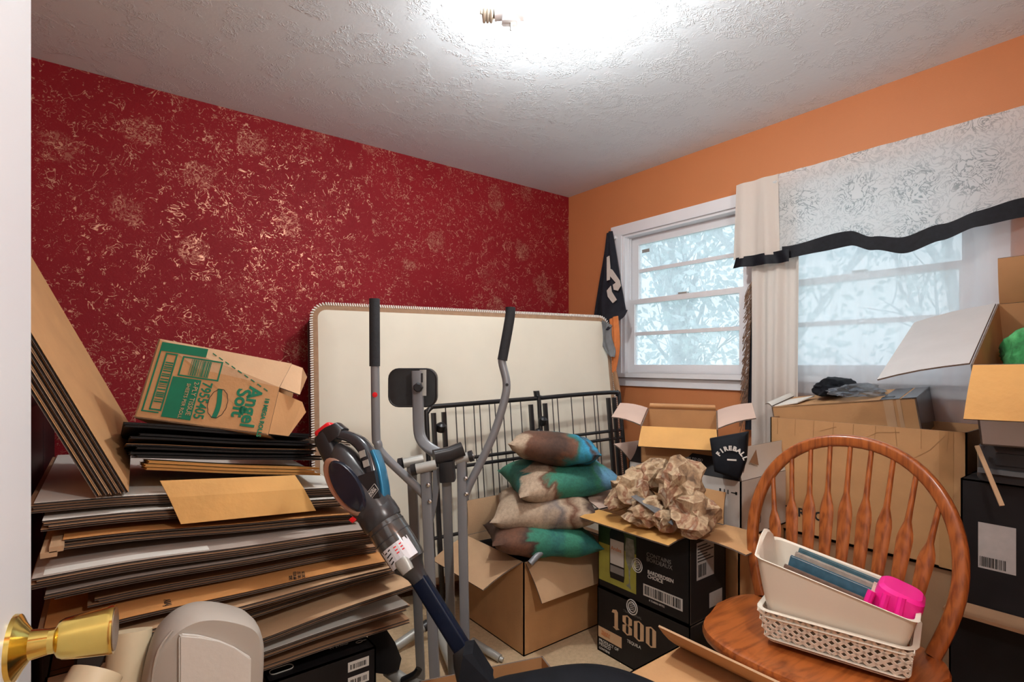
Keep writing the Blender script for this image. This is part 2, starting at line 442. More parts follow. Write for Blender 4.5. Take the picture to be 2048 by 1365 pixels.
def mesh_thing(name, bm, mats, base, label, cat, group=None, **k):
    """a thing that is one mesh; verts in world coords, origin moved to base"""
    bmesh.ops.translate(bm, vec=-Vector(base), verts=bm.verts)
    o = ob(name, bm, mats, **k); o.location = base
    return tag(o, label, cat, group)
def struct(name, bm, mats, **k):
    o = ob(name, bm, mats, **k); o['kind'] = 'structure'; return o

def text_mesh(name, s, size, M, m, parent, offset=0.0, align='LEFT', ext=.0004, sx=1.0, world=False, space=1.0):
    cu = bpy.data.curves.new('t', 'FONT'); cu.body = s; cu.size = size; cu.offset = offset; cu.extrude = ext
    cu.align_x = align; cu.space_character = space; cu.space_line = .85; cu.resolution_u = 3
    to = bpy.data.objects.new('t', cu); COL.objects.link(to)
    dg = bpy.context.evaluated_depsgraph_get(); dg.update()
    me = bpy.data.meshes.new_from_object(to.evaluated_get(dg)); me.name = name
    bpy.data.objects.remove(to); bpy.data.curves.remove(cu)
    MM = M @ Matrix.Diagonal((sx, 1, 1, 1))
    if world and parent is not None: MM = INV[parent.name] @ MM
    me.transform(MM); me.materials.clear(); me.materials.append(m)
    o = bpy.data.objects.new(name, me); COL.objects.link(o); o.parent = parent
    return o
def stripes(bm, u0, u1, v0, v1, n, horizontal, put, fill=.55, rnd=None, mi=0):
    """barcode bars: put(u, v) -> point"""
    rnd = rnd or random.Random(3)
    x = 0.0; span = (v1 - v0) if horizontal else (u1 - u0)
    ws = [rnd.choice((.6, 1, 1, 1.8)) for _ in range(2 * n)]; tot = sum(ws); pos = 0
    for k, w in enumerate(ws):
        a, b = pos / tot * span, (pos + w) / tot * span; pos += w
        if k % 2: continue
        if horizontal: panel(bm, [put(u0, v0 + a), put(u1, v0 + a), put(u1, v0 + b), put(u0, v0 + b)], .0005, mi, mi)
        else: panel(bm, [put(u0 + a, v0), put(u0 + b, v0), put(u0 + b, v1), put(u0 + a, v1)], .0005, mi, mi)

# ------------------------------------------------------------------ the room
X0, X1, Y0, Y1, H = -0.66, 2.75, -0.09, 2.89, 2.44
b = BM(); bx(b, X0 - .1, X1 + .15, Y0 - 1.4, Y1 + .1, -.06, 0); struct('floor', b, CARPET)
b = BM(); bx(b, X0 - .1, X1 + .15, Y0 - 1.4, Y1 + .1, H, H + .08); struct('ceiling', b, ceiling_mat())
b = BM(); bx(b, X0 - .1, X1 + .15, Y1, Y1 + .1, 0, H); struct('wall_left', b, red_wall_mat())
b = BM(); bx(b, X0 - .1, X0, Y0 - .12, Y1, 0, H); struct('wall_west', b, ORANGE)
# back wall with the doorway the camera stands in
DX0, DX1 = -0.105, 0.70
b = BM(); bx(b, X0, DX0 - .02, Y0 - .12, Y0, 0, H); bx(b, DX1 + .02, X1, Y0 - .12, Y0, 0, H); bx(b, DX0 - .02, DX1 + .02, Y0 - .12, Y0, 2.06, H)
struct('wall_back', b, ORANGE)
b = BM(); bx(b, X0 - .1, X1 + .15, Y0 - 1.4, Y0 - 1.3, 0, H); bx(b, X0 - .1, X0, Y0 - 1.3, Y0 - .12, 0, H); bx(b, X1, X1 + .15, Y0 - 1.3, Y0 - .12, 0, H)
struct('wall_hallway', b, HALLW)
# window wall: hole y .54 .. 2.37, z 1.14 .. 2.055
WY0, WY1, WZ0, WZ1 = .54, 2.37, 1.14, 2.055
b = BM(); bx(b, X1, X1 + .14, Y0 - .12, WY0, 0, H); bx(b, X1, X1 + .14, WY1, Y1, 0, H); bx(b, X1, X1 + .14, WY0, WY1, 0, WZ0); bx(b, X1, X1 + .14, WY0, WY1, WZ1, H)
struct('wall_right', b, ORANGE)
b = BM()
bx(b, X1 - .018, X1 - .001, WY1, WY1 + .088, WZ0, WZ1 + .068); bx(b, X1 - .018, X1 - .001, WY0 - .088, WY0, WZ0, WZ1 + .068)
bx(b, X1 - .018, X1 - .001, WY0, WY1, WZ1, WZ1 + .068)
struct('trim_1', b, TRIMW)
b = BM(); bx(b, X1 - .045, X1 + .12, WY0 - .10, WY1 + .10, WZ0 - .028, WZ0); o = struct('trim_2', b, TRIMW)
b = BM(); bx(b, X1 - .016, X1 - .001, WY0 - .088, WY1 + .088, WZ0 - .085, WZ0 - .029); struct('trim_3', b, TRIMW)
GLASS = glass_mat('dusty_window_glass', (.97, .99, 1.0), .30, (.92, .96, .98))
MULL = 1.455
def window_unit(k, y0, y1):
    w = bpy.data.objects.new('window_%d' % k, None); COL.objects.link(w); w['kind'] = 'structure'
    w.location = (X1, (y0 + y1) / 2, WZ0); INV[w.name] = Matrix.Translation(-w.location)
    b = BM()   # jamb liner
    bx(b, X1, X1 + .13, y1 - .018, y1, WZ0, WZ1); bx(b, X1, X1 + .13, y0, y0 + .018, WZ0, WZ1); bx(b, X1, X1 + .13, y0 + .018, y1 - .018, WZ1 - .015, WZ1)
    for i in range(3): bx(b, X1 + .03 + i * .022, X1 + .036 + i * .022, y1 - .026, y1 - .018, WZ0, WZ1 - .015)
    ob('jamb', b, TRIMW, w, world=True)
    a0, a1 = y0 + .02, y1 - .02
    zm = 1.607
    def sash(nm, x, z0, z1, zb, zt, sw, mz):
        b = BM(); t = .034
        bx(b, x, x + t, a1 - sw, a1, z0, z1); bx(b, x, x + t, a0, a0 + sw, z0, z1)
        bx(b, x, x + t, a0 + sw, a1 - sw, z0, z0 + zb); bx(b, x, x + t, a0 + sw, a1 - sw, z1 - zt, z1)
        s = ob(nm, b, TRIMW, w, world=True)
        b = BM(); bx(b, x + .006, x + t - .006, a0 + sw, a1 - sw, mz - .011, mz + .011); ob('muntin', b, TRIMW, s, world=True)
        for za, zc in ((z0 + zb, mz - .011), (mz + .011, z1 - zt)):
            b = BM(); bx(b, x + .014, x + .018, a0 + sw, a1 - sw, za, zc); ob('pane', b, GLASS, s, world=True)
        return s
    up = sash('upper_sash', X1 + .070, zm - .012, WZ1 - .016, .030, .050, .055, 1.815)
    lo = sash('lower_sash', X1 + .028, WZ0, zm + .016, .053, .032, .055, 1.396)
    b = BM(); bx(b, X1 + .030, X1 + .055, (a0 + a1) / 2 - .03, (a0 + a1) / 2 + .03, zm + .0165, zm + .028); ob('sash_lock', b, STEELL, lo, world=True)
    for yy, zz, wd, m in ((a1 - .075, 1.955, .06, STEELL), (a0 + .10, 1.955, .09, mat('grey_sticker', (.20, .22, .20), .6))):
        b = BM(); bx(b, X1 + .0825, X1 + .0835, yy - wd, yy, zz - .022, zz); ob('sticker', b, m, up, world=True)
    return w
window_unit(1, MULL + .035, WY1)
window_unit(2, WY0, MULL - .035)
b = BM(); bx(b, X1 - .010, X1 + .13, MULL - .0345, MULL + .0345, WZ0 + .001, WZ1 - .001); struct('trim_4', b, TRIMW)

# the open door with its brass knob
door = bpy.data.objects.new('door_1', None); COL.objects.link(door); door['kind'] = 'structure'
DP = aty(62, 700, .80)
ddir = Vector((.150, .988, 0)).normalized(); dn = Vector((ddir.y, -ddir.x, 0))
edge = Vector((DP.x, DP.y, 0)); hinge = edge - ddir * .76
MD = frame(hinge, ddir, ez=(0, 0, 1)); door.matrix_world = MD; INV[door.name] = MD.inverted()
b = BM(); bx(b, 0, .76, 0, .035, .012, 2.03)   # local y points to the west side
ob('door_leaf', b, DOORW, door)
kz = aty(22, 1303, .735).z
MK = Matrix.Translation((.70, 0, kz)) @ Matrix.Rotation(R(90), 4, 'X')   # lathe axis out of the face towards the room
knob = ob('door_knob', (lambda b: (lathe(b, [(.0, .026), (.0125, .026), (.013, .034), (.0185, .037), (.0205, .041), (.0225, .055), (.0250, .078), (.0255, .081), (.0250, .084), (.0, .084)], 28), b)[1])(BM()), BRASS, door, M=MK)
b = BM(); lathe(b, [(.0, .0), (.033, .0), (.032, .004), (.024, .008), (.015, .014), (.0125, .030), (.0, .030)], 28); ob('rose', b, BRASS, knob, M=MK)
b = BM(); lathe(b, [(.0, .0841), (.0225, .0841), (.0225, .0850), (.010, .0846), (.0, .0844)], 24); ob('knob_cap', b, mat('worn_brass_face', (.42, .33, .25), .25, metal=1, var=.3, scale=60), knob, M=MK)

# ------------------------------------------------------------------ ceiling light with two spiral bulbs
FX = at(1019, 28, 1.70)
lx = Vector((cY, -sY, 0))
t = thing('ceiling_light', 'white two-socket ceiling light with spiral bulbs near the top of the photo', 'ceiling light', loc=(FX.x, FX.y, H))
b = BM(); lathe(b, [(0, H - .0005), (.062, H - .0005), (.060, H - .02), (.03, H - .03), (.0, H - .03)], 24); bmesh.ops.translate(b, vec=(FX.x, FX.y, 0), verts=b.verts); ob('canopy', b, TRIMW, t, world=True)
MF = frame(FX, lx, ez=(0, 0, 1))
b = BM(); sweep(b, [(0, 0, H - FX.z - .028), (0, 0, -.030)], rrect(.034, .05, .008)); ob('socket_body', b, TRIMW, t, M=MF, world=True)
b = BM(); tube(b, [(.004, 0, -.030), (.004, 0, -.052)], .0035, 8); ob('pull_switch', b, STEELL, t, M=MF, world=True)
OFFB = mat('unlit_bulb_glass', (.62, .56, .46), .3, var=.05)
LITB = emit_mat('lit_bulb', (1, .96, .88), 14)
for sgn, m in ((-1, OFFB), (1, LITB)):
    b = BM(); tube(b, [(sgn * .017, 0, .0), (sgn * .048, 0, -.002)], .019, 16); s = ob('socket', b, TRIMW, t, M=MF, world=True)
    b = BM()
    pts = []
    for k in range(100):
        a = k / 100 * 2 * math.pi * 3.6
        pts.append((sgn * (.050 + .040 * k / 100), .0175 * math.cos(a), -.004 + .0175 * math.sin(a)))
    tube(b, pts, .0052, 8); ob('spiral_bulb', b, m, t, M=MF, world=True)

# ------------------------------------------------------------------ outside: hazy trees
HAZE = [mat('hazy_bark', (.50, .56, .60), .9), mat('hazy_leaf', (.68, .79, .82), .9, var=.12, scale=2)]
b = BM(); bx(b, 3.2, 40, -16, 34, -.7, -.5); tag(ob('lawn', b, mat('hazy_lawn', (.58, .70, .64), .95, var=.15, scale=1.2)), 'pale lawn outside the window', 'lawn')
rt = random.Random(11)
def tree(base, h, spread, label):
    t = thing('tree', label, 'tree', loc=base, group='hazy trees outside the window')
    b = BM()
    def grow(p, d, L_, r, lev):
        pts = [p]; q = p.copy(); dd = d.copy()
        for _ in range(5):
            dd = (dd + Vector((rt.uniform(-.2, .2), rt.uniform(-.2, .2), rt.uniform(-.08, .16)))).normalized()
            q = q + dd * (L_ / 5); pts.append(q.copy())
        sweep(b, pts, circ(1, 6), scale=[r * (1 - .6 * i / 5) for i in range(6)])
        if lev > 0:
            for _ in range(5 if lev > 1 else 6):
                k = rt.randint(1, 5)
                nd = (dd + Vector((rt.uniform(-1, 1), rt.uniform(-1, 1), rt.uniform(-.25, .7)))).normalized()
                grow(pts[k], nd, L_ * rt.uniform(.45, .68), r * .45, lev - 1)
    grow(Vector(base), Vector((0, 0, 1)), h * .55, .17, 3)
    ob('trunk', b, HAZE[0], t, world=True)
    b = BM()
    for _ in range(1500):
        c = Vector(base) + Vector((rt.gauss(0, spread * .5), rt.gauss(0, spread * .5), rt.uniform(h * .12, h)))
        a = Vector((rt.uniform(-1, 1), rt.uniform(-1, 1), rt.uniform(-1, 1))).normalized() * rt.uniform(.05, .13)
        d = a.cross(Vector((rt.uniform(-1, 1), 1, rt.uniform(-1, 1)))).normalized() * .05
        quad(b, c - a, c + d, c + a, c - d)
    lf = ob('foliage', b, HAZE[1], t, world=True, smooth=False); lf['kind'] = 'stuff'
for bs, h, s, lb in (((9.5, 6.6, -.5), 6.5, 1.6, 'pale bare tree seen through the left window sash'),
                     ((12.5, 8.2, -.5), 8, 2.4, 'farther hazy tree behind the left window sash'),
                     ((9.0, 4.6, -.5), 7, 1.7, 'leaning hazy tree at the right side of the open window pane'),
                     ((11.0, 2.4, -.5), 7, 2.2, 'hazy tree behind the sheer curtain')):
    tree(bs, h, s, lb)

# ------------------------------------------------------------------ cardboard box builder
def carton(name, label, M, sx, sy, sz, flaps, out=KRAFT, inn=KRAFT_IN, t=.005, group=None, cat='box', closed=False, fout=None, finn=None):
    """open carton; flaps: side -> (angle from upright, outwards positive, length[, shorten])"""
    T = thing(name, label, cat, M=M, group=group)
    ms = [out, inn, LINER]
    def wall(nm, *c):
        b = BM(); panel(b, c, t, 0, 1, 2); return ob(nm, b, ms, T, smooth=False)
    wall('side_panel', (0, 0, 0), (sx, 0, 0), (sx, 0, sz), (0, 0, sz))
    wall('side_panel', (sx, 0, 0), (sx, sy, 0), (sx, sy, sz), (sx, 0, sz))
    wall('side_panel', (sx, sy, 0), (0, sy, 0), (0, sy, sz), (sx, sy, sz))
    wall('side_panel', (0, sy, 0), (0, 0, 0), (0, 0, sz), (0, sy, sz))
    wall('bottom_panel', (0, 0, .0), (0, sy, .0), (sx, sy, .0), (sx, 0, .0))
    if closed:
        g = .002
        for a0, a1 in ((0, sy / 2 - g), (sy / 2 + g, sy)):
            wall('top_flap', (0, a0, sz), (sx, a0, sz), (sx, a1, sz), (0, a1, sz))
    fm = [fout or out, finn or inn, LINER]
    F_ = {'front': ((0, 0, sz), (sx, 0, sz), (0, -1, 0)), 'right': ((sx, 0, sz), (sx, sy, sz), (1, 0, 0)),
          'back': ((sx, sy, sz), (0, sy, sz), (0, 1, 0)), 'left': ((0, sy, sz), (0, 0, sz), (-1, 0, 0))}
    for sd, sp in flaps.items():
        ang, ln = sp[0], sp[1]; mm = sp[2] if len(sp) > 2 and sp[2] else fm
        a, c, o = (Vector(v) for v in F_[sd])
        d = Vector((0, 0, math.cos(R(ang)))) + o * math.sin(R(ang))
        sk = (c - a).normalized() * .006
        a, c = a + sk + d * .002, c - sk + d * .002
        flare = (c - a).normalized() * (sp[3] if len(sp) > 3 else -.004)
        b = BM(); nseg = 4
        bend = sp[4] if len(sp) > 4 else .008
        nrm = (c - a).normalized().cross(d)
        prev = None
        for i in range(nseg + 1):
            k = i / nseg
            p = a + d * ln * k - flare * k - nrm * bend * math.sin(k * math.pi * .9); q = c + d * ln * k + flare * k - nrm * bend * math.sin(k * math.pi * .9)
            row = [b.verts.new(p), b.verts.new(q), b.verts.new(q - nrm * t), b.verts.new(p - nrm * t)]
            if prev:
                for j, mi in ((0, 0), (1, 2), (2, 1), (3, 2)):
                    f = b.faces.new((prev[j], prev[(j + 1) % 4], row[(j + 1) % 4], row[j])); f.material_index = mi
            else: b.faces.new(row[::-1]).material_index = 2
            prev = row
        b.faces.new(prev).material_index = 2
        ob('flap', b, mm, T)
    return T
def mloc(x, y, z, rz=0, rx=0, ry=0):
    return Matrix.Translation((x, y, z)) @ Matrix.Rotation(R(rz), 4, 'Z') @ Matrix.Rotation(R(ry), 4, 'Y') @ Matrix.Rotation(R(rx), 4, 'X')
# Local axes for cartons that face west (-x): local x -> world -y, local y -> world +x.
WEST = -90

# ------------------------------------------------------------------ mattress against the red wall
mo = Vector((.80, 2.66, 1.50))              # top front left corner
mex = Vector((.979, -.204, 0)); mez = Vector((.03, .145, .985))
MW, MHt, MT = 1.77, 1.42, .225
MM_ = frame(mo - mez.normalized() * MHt, mex, ez=mez)
t = thing('mattress', 'cream mattress standing on its side against the red wall', 'mattress', M=MM_)
def rr_ring(y, grow, rad=.075, n=6):
    out = []
    w, h = MW + 2 * grow, MHt + 2 * grow
    for x, z in rrect(w, h, max(.02, rad + grow), n): out.append((x + MW / 2, y, z + MHt / 2))
    return out
b = BM()
rings = [rr_ring(y, g) for y, g in ((.012, -.03), (.0, -.055))]
loft(b, [rr_ring(.03, -.014), rr_ring(.008, -.018), rr_ring(-.004, -.05), rr_ring(-.010, -.12)])
ob('front_panel', b, CREAM, t)
def band(nm, y0, y1, g, m):
    b = BM(); loft(b, [rr_ring(y0, g - .006), rr_ring(y0 + .004, g), rr_ring(y1 - .004, g), rr_ring(y1, g - .006)]); return ob(nm, b, m, t)
tape = band('tape_edge', .002, .034, .0, TAPE)
band('border_band', .034, .070, -.006, PINKBR); band('border_band', .070, .125, -.004, CHAR); band('border_band', .125, .160, -.006, PINKBR)
band('border_band', .160, .175, -.003, CHAR); band('border_band', .175, MT, -.004, mat('grey_band', (.22, .20, .18), .8))
b = BM()   # overlock stitching along the tape
ring = rrect(MW - .008, MHt - .008, .072, 8); per = []
for i in range(len(ring)):
    a_, c_ = Vector(ring[i]), Vector(ring[(i + 1) % len(ring)]); n = max(1, int((c_ - a_).length / .0115))
    for k in range(n): per.append((a_ + (c_ - a_) * k / n, (c_ - a_).normalized()))
for p, d in per:
    nr = Vector((d.y, -d.x))
    c0 = Vector((p.x + MW / 2, -.003, p.y + MHt / 2)); dv = Vector((d.x, 0, d.y)); nv = Vector((nr.x, 0, nr.y))
    w = .0028
    if c0.z < .35: continue
    pts = [c0 - nv * .007 - dv * w, c0 - nv * .007 + dv * w, c0 + nv * .008 + dv * (w + .003), c0 + nv * .008 + dv * (.003 - w)]
    hexa(b, [q + Vector((0, .008, 0)) for q in pts], pts)
st = ob('stitching', b, STITCH, tape, smooth=False); st['kind'] = 'stuff'

# ------------------------------------------------------------------ folded black bed frame in front of it
BL, BR_ = at(852, 815, 2.55), at(1238, 784, 3.12)
bex = (BR_ - BL).normalized()
t = thing('bed_frame', 'folded black metal bed frame with wire mesh leaning on the cream mattress', 'bed frame', loc=(BL.x, BL.y, 0))
def bp(u, z, off=0.0):   # u 0..1 along the frame, z height, off towards the camera
    p = BL + (BR_ - BL) * u; fr = (1.0 - z) * -.10
    return Vector((p.x - .2 * off * 0, p.y + fr - off, z + (p.z - 1.0)))
b = BM(); tube(b, [bp(0, .30), bp(0, .93), bp(.004, .975), bp(.025, .998), bp(.06, 1.0), bp(.52, 1.0)], .012, 10, smooth=4); ob('top_rail', b, BLKM, t, world=True)
b = BM(); tube(b, [bp(.535, .30), bp(.535, .985), bp(.55, 1.0), bp(.94, 1.0), bp(.985, .985), bp(1.0, .94), bp(1.005, .30)], .012, 10, smooth=4); ob('top_rail', b, BLKM, t, world=True)
for u, h_ in ((.03, .02), (.075, .02), (.49, .02), (.565, .02), (.93, .02), (.965, .02)):
    b = BM(); bar(b, bp(u, .30 if u not in (.03, .965) else .012), bp(u, .97), .022, .022, bex); ob('post', b, BLKM, t, world=True)
for z, u0, u1 in ((.735, .0, .54), (.70, .0, .54), (.78, .54, 1.0), (.735, .54, 1.0), (.385, .0, .54), (.36, .54, 1.0)):
    b = BM(); tube(b, [bp(u0, z), bp(u1, z)], .009, 8); ob('cross_rail', b, BLKM, t, world=True)
def inv_u(px):
    best = min(range(401), key=lambda k: abs(_px(BL + (BR_ - BL) * (k / 400)) - px)); return best / 400
def _px(p):
    X = cY * p.x - sY * p.y; Z = sY * p.x + cY * p.y; return CX + F * X / Z
for px in (890, 911, 926, 947, 959, 978, 989, 1005, 1019, 1040, 1104, 1114, 1141, 1166, 1186, 1193):
    u = inv_u(px)
    b = BM(); tube(b, [bp(u, .385, .002), bp(u, 1.0, .002)], .0028, 6); ob('wire', b, BLKM, t, world=True)
for u, z in ((.055, .90), (.052, .74), (.515, .82), (.54, .88), (.555, .79)):
    b = BM(); lathe(b, [(0, -.022), (.02, -.022), (.024, -.01), (.024, .012), (.012, .022), (0, .022)], 12); ob('hinge_bracket', b, BLK, t, world=True, M=Matrix.Translation(bp(u, z, .012)) @ Matrix.Rotation(R(20), 4, 'X'))

# ------------------------------------------------------------------ exercise glider
ZG = 1.76
gb = at(880, 1442, ZG)
t = thing('exercise_glider', 'grey steel air walker exercise machine with foam grips in front of the mattress', 'exercise machine', loc=(gb.x, gb.y, 0))
vdir = Vector((sY, cY, 0)); rdir = Vector((cY, -sY, 0))
def gw(bm, nm, m=STEEL, par=None): return ob(nm, bm, m, par or t, world=True)
# handlebars
hb = BM(); tube(hb, [at(750, 720, 1.66), at(752, 868, 1.66), at(756, 888, 1.66), at(767, 911, 1.665), at(846, 988, 1.695), at(856, 1012, 1.70)], .0135, 12, smooth=5); hl = gw(hb, 'handlebar')
b = BM(); tube(b, [at(749, 598, 1.66), at(749.5, 733, 1.66)], .0165, 14); gw(b, 'foam_grip', FOAM, hl)
b = BM(); lathe(b, [(0, 0), (.008, 0), (.008, .002), (0, .003)], 14); ob('red_badge', b, RED, hl, world=True, M=frame(at(750, 790, 1.645), rdir, ez=-vdir))
hb = BM(); tube(hb, [at(1007, 706, 1.78), at(1004, 724, 1.78), at(1013, 765, 1.775), at(1009, 800, 1.77), at(990, 862, 1.765), at(964, 920, 1.76), at(938, 972, 1.755), at(928, 1000, 1.755)], .0135, 12, smooth=5); hr = gw(hb, 'handlebar')
b = BM(); tube(b, [at(1021, 615, 1.78), at(1019, 640, 1.78), at(1004.5, 721, 1.78)], .0165, 14, smooth=4); gw(b, 'foam_grip', FOAM, hr)
b = BM(); lathe(b, [(0, 0), (.005, 0), (.005, .002), (0, .002)], 12); ob('bolt', b, BLK, hr, world=True, M=frame(at(1014, 770, 1.758), rdir, ez=-vdir))
# centre post and back pad
b = BM(); sweep(b, smooth_path([at(834, 742, 1.78), at(836, 800, 1.78), at(838, 860, 1.78), at(845, 883, 1.775), at(860, 898, 1.765), at(884, 912, 1.75)], 5), rrect(.036, .030, .008), ref=rdir); post = gw(b, 'center_post')
b = BM(); ring = rrect(.165, .132, .034, 5)
MPd = frame(at(825, 776, 1.815), rdir, ez=(0, 0, 1))
loft(b, [[(x * s, y, z * s) for x, z in ring] for y, s in ((.0, .94), (.006, 1.0), (.030, 1.0), (.042, .93))]); pad = gw(b.copy() if False else b, 'back_pad', mat('black_vinyl', (.020, .021, .022), .42, var=.35, scale=25)) if False else ob('back_pad', b, mat('black_vinyl', (.020, .021, .022), .42, var=.35, scale=25), t, world=True, M=MPd)
b = BM(); sweep(b, [(p[0], .003, p[1]) for p in rrect(.160, .127, .033, 5)], circ(.004, 6), ref=(0, 1, 0), closed=True); ob('piping', b, BLK, pad, world=True, M=MPd)
b = BM(); bar(b, at(846, 740, 1.772), at(846, 792, 1.772), .022, .006, rdir); gw(b, 'pad_bracket', STEELL, post)
b = BM(); bar(b, at(844, 747, 1.767), at(844, 765, 1.767), .006, .003, rdir); gw(b, 'slot', BLK, post)
b = BM(); lathe(b, [(0, 0), (.010, 0), (.016, .006), (.016, .020), (.012, .026), (0, .026)], 7); ob('knob', b, BLK, post, world=True, M=frame(at(838, 775, 1.765), rdir, ez=-vdir), smooth=False)
# hub
b = BM(); sweep(b, [at(868, 915, 1.70), at(900, 908, 1.72), at(926, 898, 1.73)], rrect(.046, .036, .012), ref=(0, 0, 1)); gw(b, 'hub_cover', BLK)
b = BM(); bar(b, at(893, 922, 1.725), at(896, 962, 1.725), .048, .06, rdir); gw(b, 'hub_block', BLK)
for (a, c, z1, z2) in (((806, 927), (846, 919), 1.72, 1.74), ((832, 939), (872, 930), 1.67, 1.68), ((910, 922), (938, 914), 1.755, 1.76)):
    b = BM(); tube(b, [at(*a, z1), at(*c, z2)], .016, 14); ax = gw(b, 'pivot_tube', STEELL)
    for e, f_, zz in ((a, c, z1), (c, a, z2)):
        d = (at(*e, zz) - at(*f_, zz)).normalized()
        if e[0] == 938 or e[0] in (806, 832):
            b = BM(); tube(b, [at(*e, zz), at(*e, zz) + d * .014], .0185, 14); gw(b, 'end_cap', BLK, ax)
            b = BM(); tube(b, [at(*e, zz) + d * .014, at(*e, zz) + d * .017], .006, 10); gw(b, 'bolt', CHROME, ax)
def leg(a, za, c, zc, w=.030, d=.024):
    b = BM(); bar(b, at(*a, za), at(*c, zc), w, d, rdir); return gw(b, 'leg')
def footpt(px, Z, z=.05): p = at(px, 700, Z); p.z = z; return p
def leg2(a, za, px, Z, z, w=.030, d=.024):
    b = BM(); bar(b, at(*a, za), footpt(px, Z, z), w, d, rdir); return gw(b, 'leg')
leg2((823, 930), 1.74, 842, 1.98, .03); l1 = leg2((851, 942), 1.69, 872, 1.66, .14, .031)
leg2((893, 955), 1.73, 906, 1.93, .03); l2 = leg2((923, 922), 1.757, 932, 1.72, .14, .030)
b = BM(); panel(b, [at(868, 935, 1.74), at(884, 935, 1.74), at(874, 1010, 1.74), at(866, 1050, 1.74)], .02); gw(b, 'gusset')
for (px, py, z, par) in ((857, 970, 1.672, l1), (860, 1003, 1.670, l1), (932, 957, 1.738, l2), (933, 988, 1.735, l2)):
    b = BM(); lathe(b, [(0, 0), (.007, 0), (.006, .005), (0, .007)], 10); ob('bolt', b, CHROME, par, world=True, M=frame(at(px, py, z), rdir, ez=-vdir))
# base
b = BM(); tube(b, [footpt(866, 2.42, .05), footpt(905, 2.05, .04), footpt(935, 1.72, .035)], .022, 12); gw(b, 'base_tube', STEELL)
b = BM(); tube(b, [at(944, 1283, 2.22), at(1000, 1318, 2.14)], .016, 12); ft = gw(b, 'foot_bar', STEELL)
b = BM(); tube(b, [at(1000, 1318, 2.14), at(1006, 1321, 2.135)], .010, 10); gw(b, 'end_cap', STEELL, ft)
b = BM(); tube(b, [at(786, 1298, 2.20), at(846, 1256, 2.30)], .020, 12); ft = gw(b, 'foot_bar', STEELL)
b = BM(); tube(b, [at(846, 1256, 2.30), at(856, 1249, 2.315)], .022, 12); gw(b, 'end_cap', BLK, ft)
b = BM(); loft(b, [[at(px, py, z) for px, py in ((735, 1262), (765, 1248), (790, 1285), (803, 1318), (798, 1340), (775, 1350), (735, 1345))] for z in (1.78, 1.80, 1.90)]); gw(b, 'pedal', BLK)
b = BM(); tube(b, [at(775, 1340, 1.83), at(805, 1362, 1.80), at(840, 1375, 1.78)], .022, 10); gw(b, 'pedal_arm', STEELL)
b = BM(); tube(b, [at(806, 1362, 1.78), at(830, 1350, 1.76), at(838, 1338, 1.76)], .012, 8, smooth=3); gw(b, 'pedal_hook', BLK)

# ------------------------------------------------------------------ flattened cartons in the big pile
def warp(x): return .004 * math.sin(x * 5.2 + .6) + .0022 * math.sin(x * 13 + 1)
sheet_no = [0]
def flat_box(label, zl, zr, xl, xr, yf, depth, plies, top, drop=0.0, pitch=.0065, name='flattened_box', edge=EDGE, skew=0.0, under=None, jitter=.011, cat='cardboard', group='flattened boxes in the pile'):
    """flattened carton lying in the pile: plies of liner, fluting, liner; z given at x = -.1 and x = .75"""
    rnd = random.Random(sheet_no[0]); sheet_no[0] += 1
    T = thing(name, label, cat, loc=((xl + xr) / 2, yf, min(zl, zr)), group=group)
    def zz(x): return zl + (zr - zl) * (x + .1) / .85 + warp(x)
    n = 10
    for i in range(plies):
        e0 = rnd.uniform(-jitter, jitter); e1 = rnd.uniform(-jitter, jitter); ef = rnd.uniform(0, jitter * 1.3)
        zo = -i * pitch; tp = pitch * .78
        b = BM()
        for (za, zb, ins, mi) in ((0, -.0009, 0, 0), (-.0009, -tp + .0009, .0025, 1), (-tp + .0009, -tp, 0, 2)):
            prev = None
            x0, x1 = xl + e0 + ins, xr + e1 - ins; y0, y1 = yf + ef + ins, yf + depth - ins
            for k in range(n + 1):
                x = x0 + (x1 - x0) * k / n; z = zz(x) + zo
                yy0 = y0 + skew * k / n
                row = [b.verts.new((x, yy0, z + za)), b.verts.new((x, y1, z + za - drop)), b.verts.new((x, y1, z + zb - drop)), b.verts.new((x, yy0, z + zb))]
                if prev:
                    for j in range(4):
                        f = b.faces.new((prev[j], prev[(j + 1) % 4], row[(j + 1) % 4], row[j])); f.material_index = mi
                else: b.faces.new(row[::-1]).material_index = mi
                prev = row
            b.faces.new(prev).material_index = mi
        ob('panel', b, [top if i == 0 else (under or BROWNK), edge, LINER if under is None else under], T, world=True)
    return T
def zline(pl, pr, y):
    a, c = aty(*pl, y), aty(*pr, y); s = (c.z - a.z) / (c.x - a.x)
    return a.z + s * (-.1 - a.x), a.z + s * (.75 - a.x), a.x, c.x
prev_bot = None
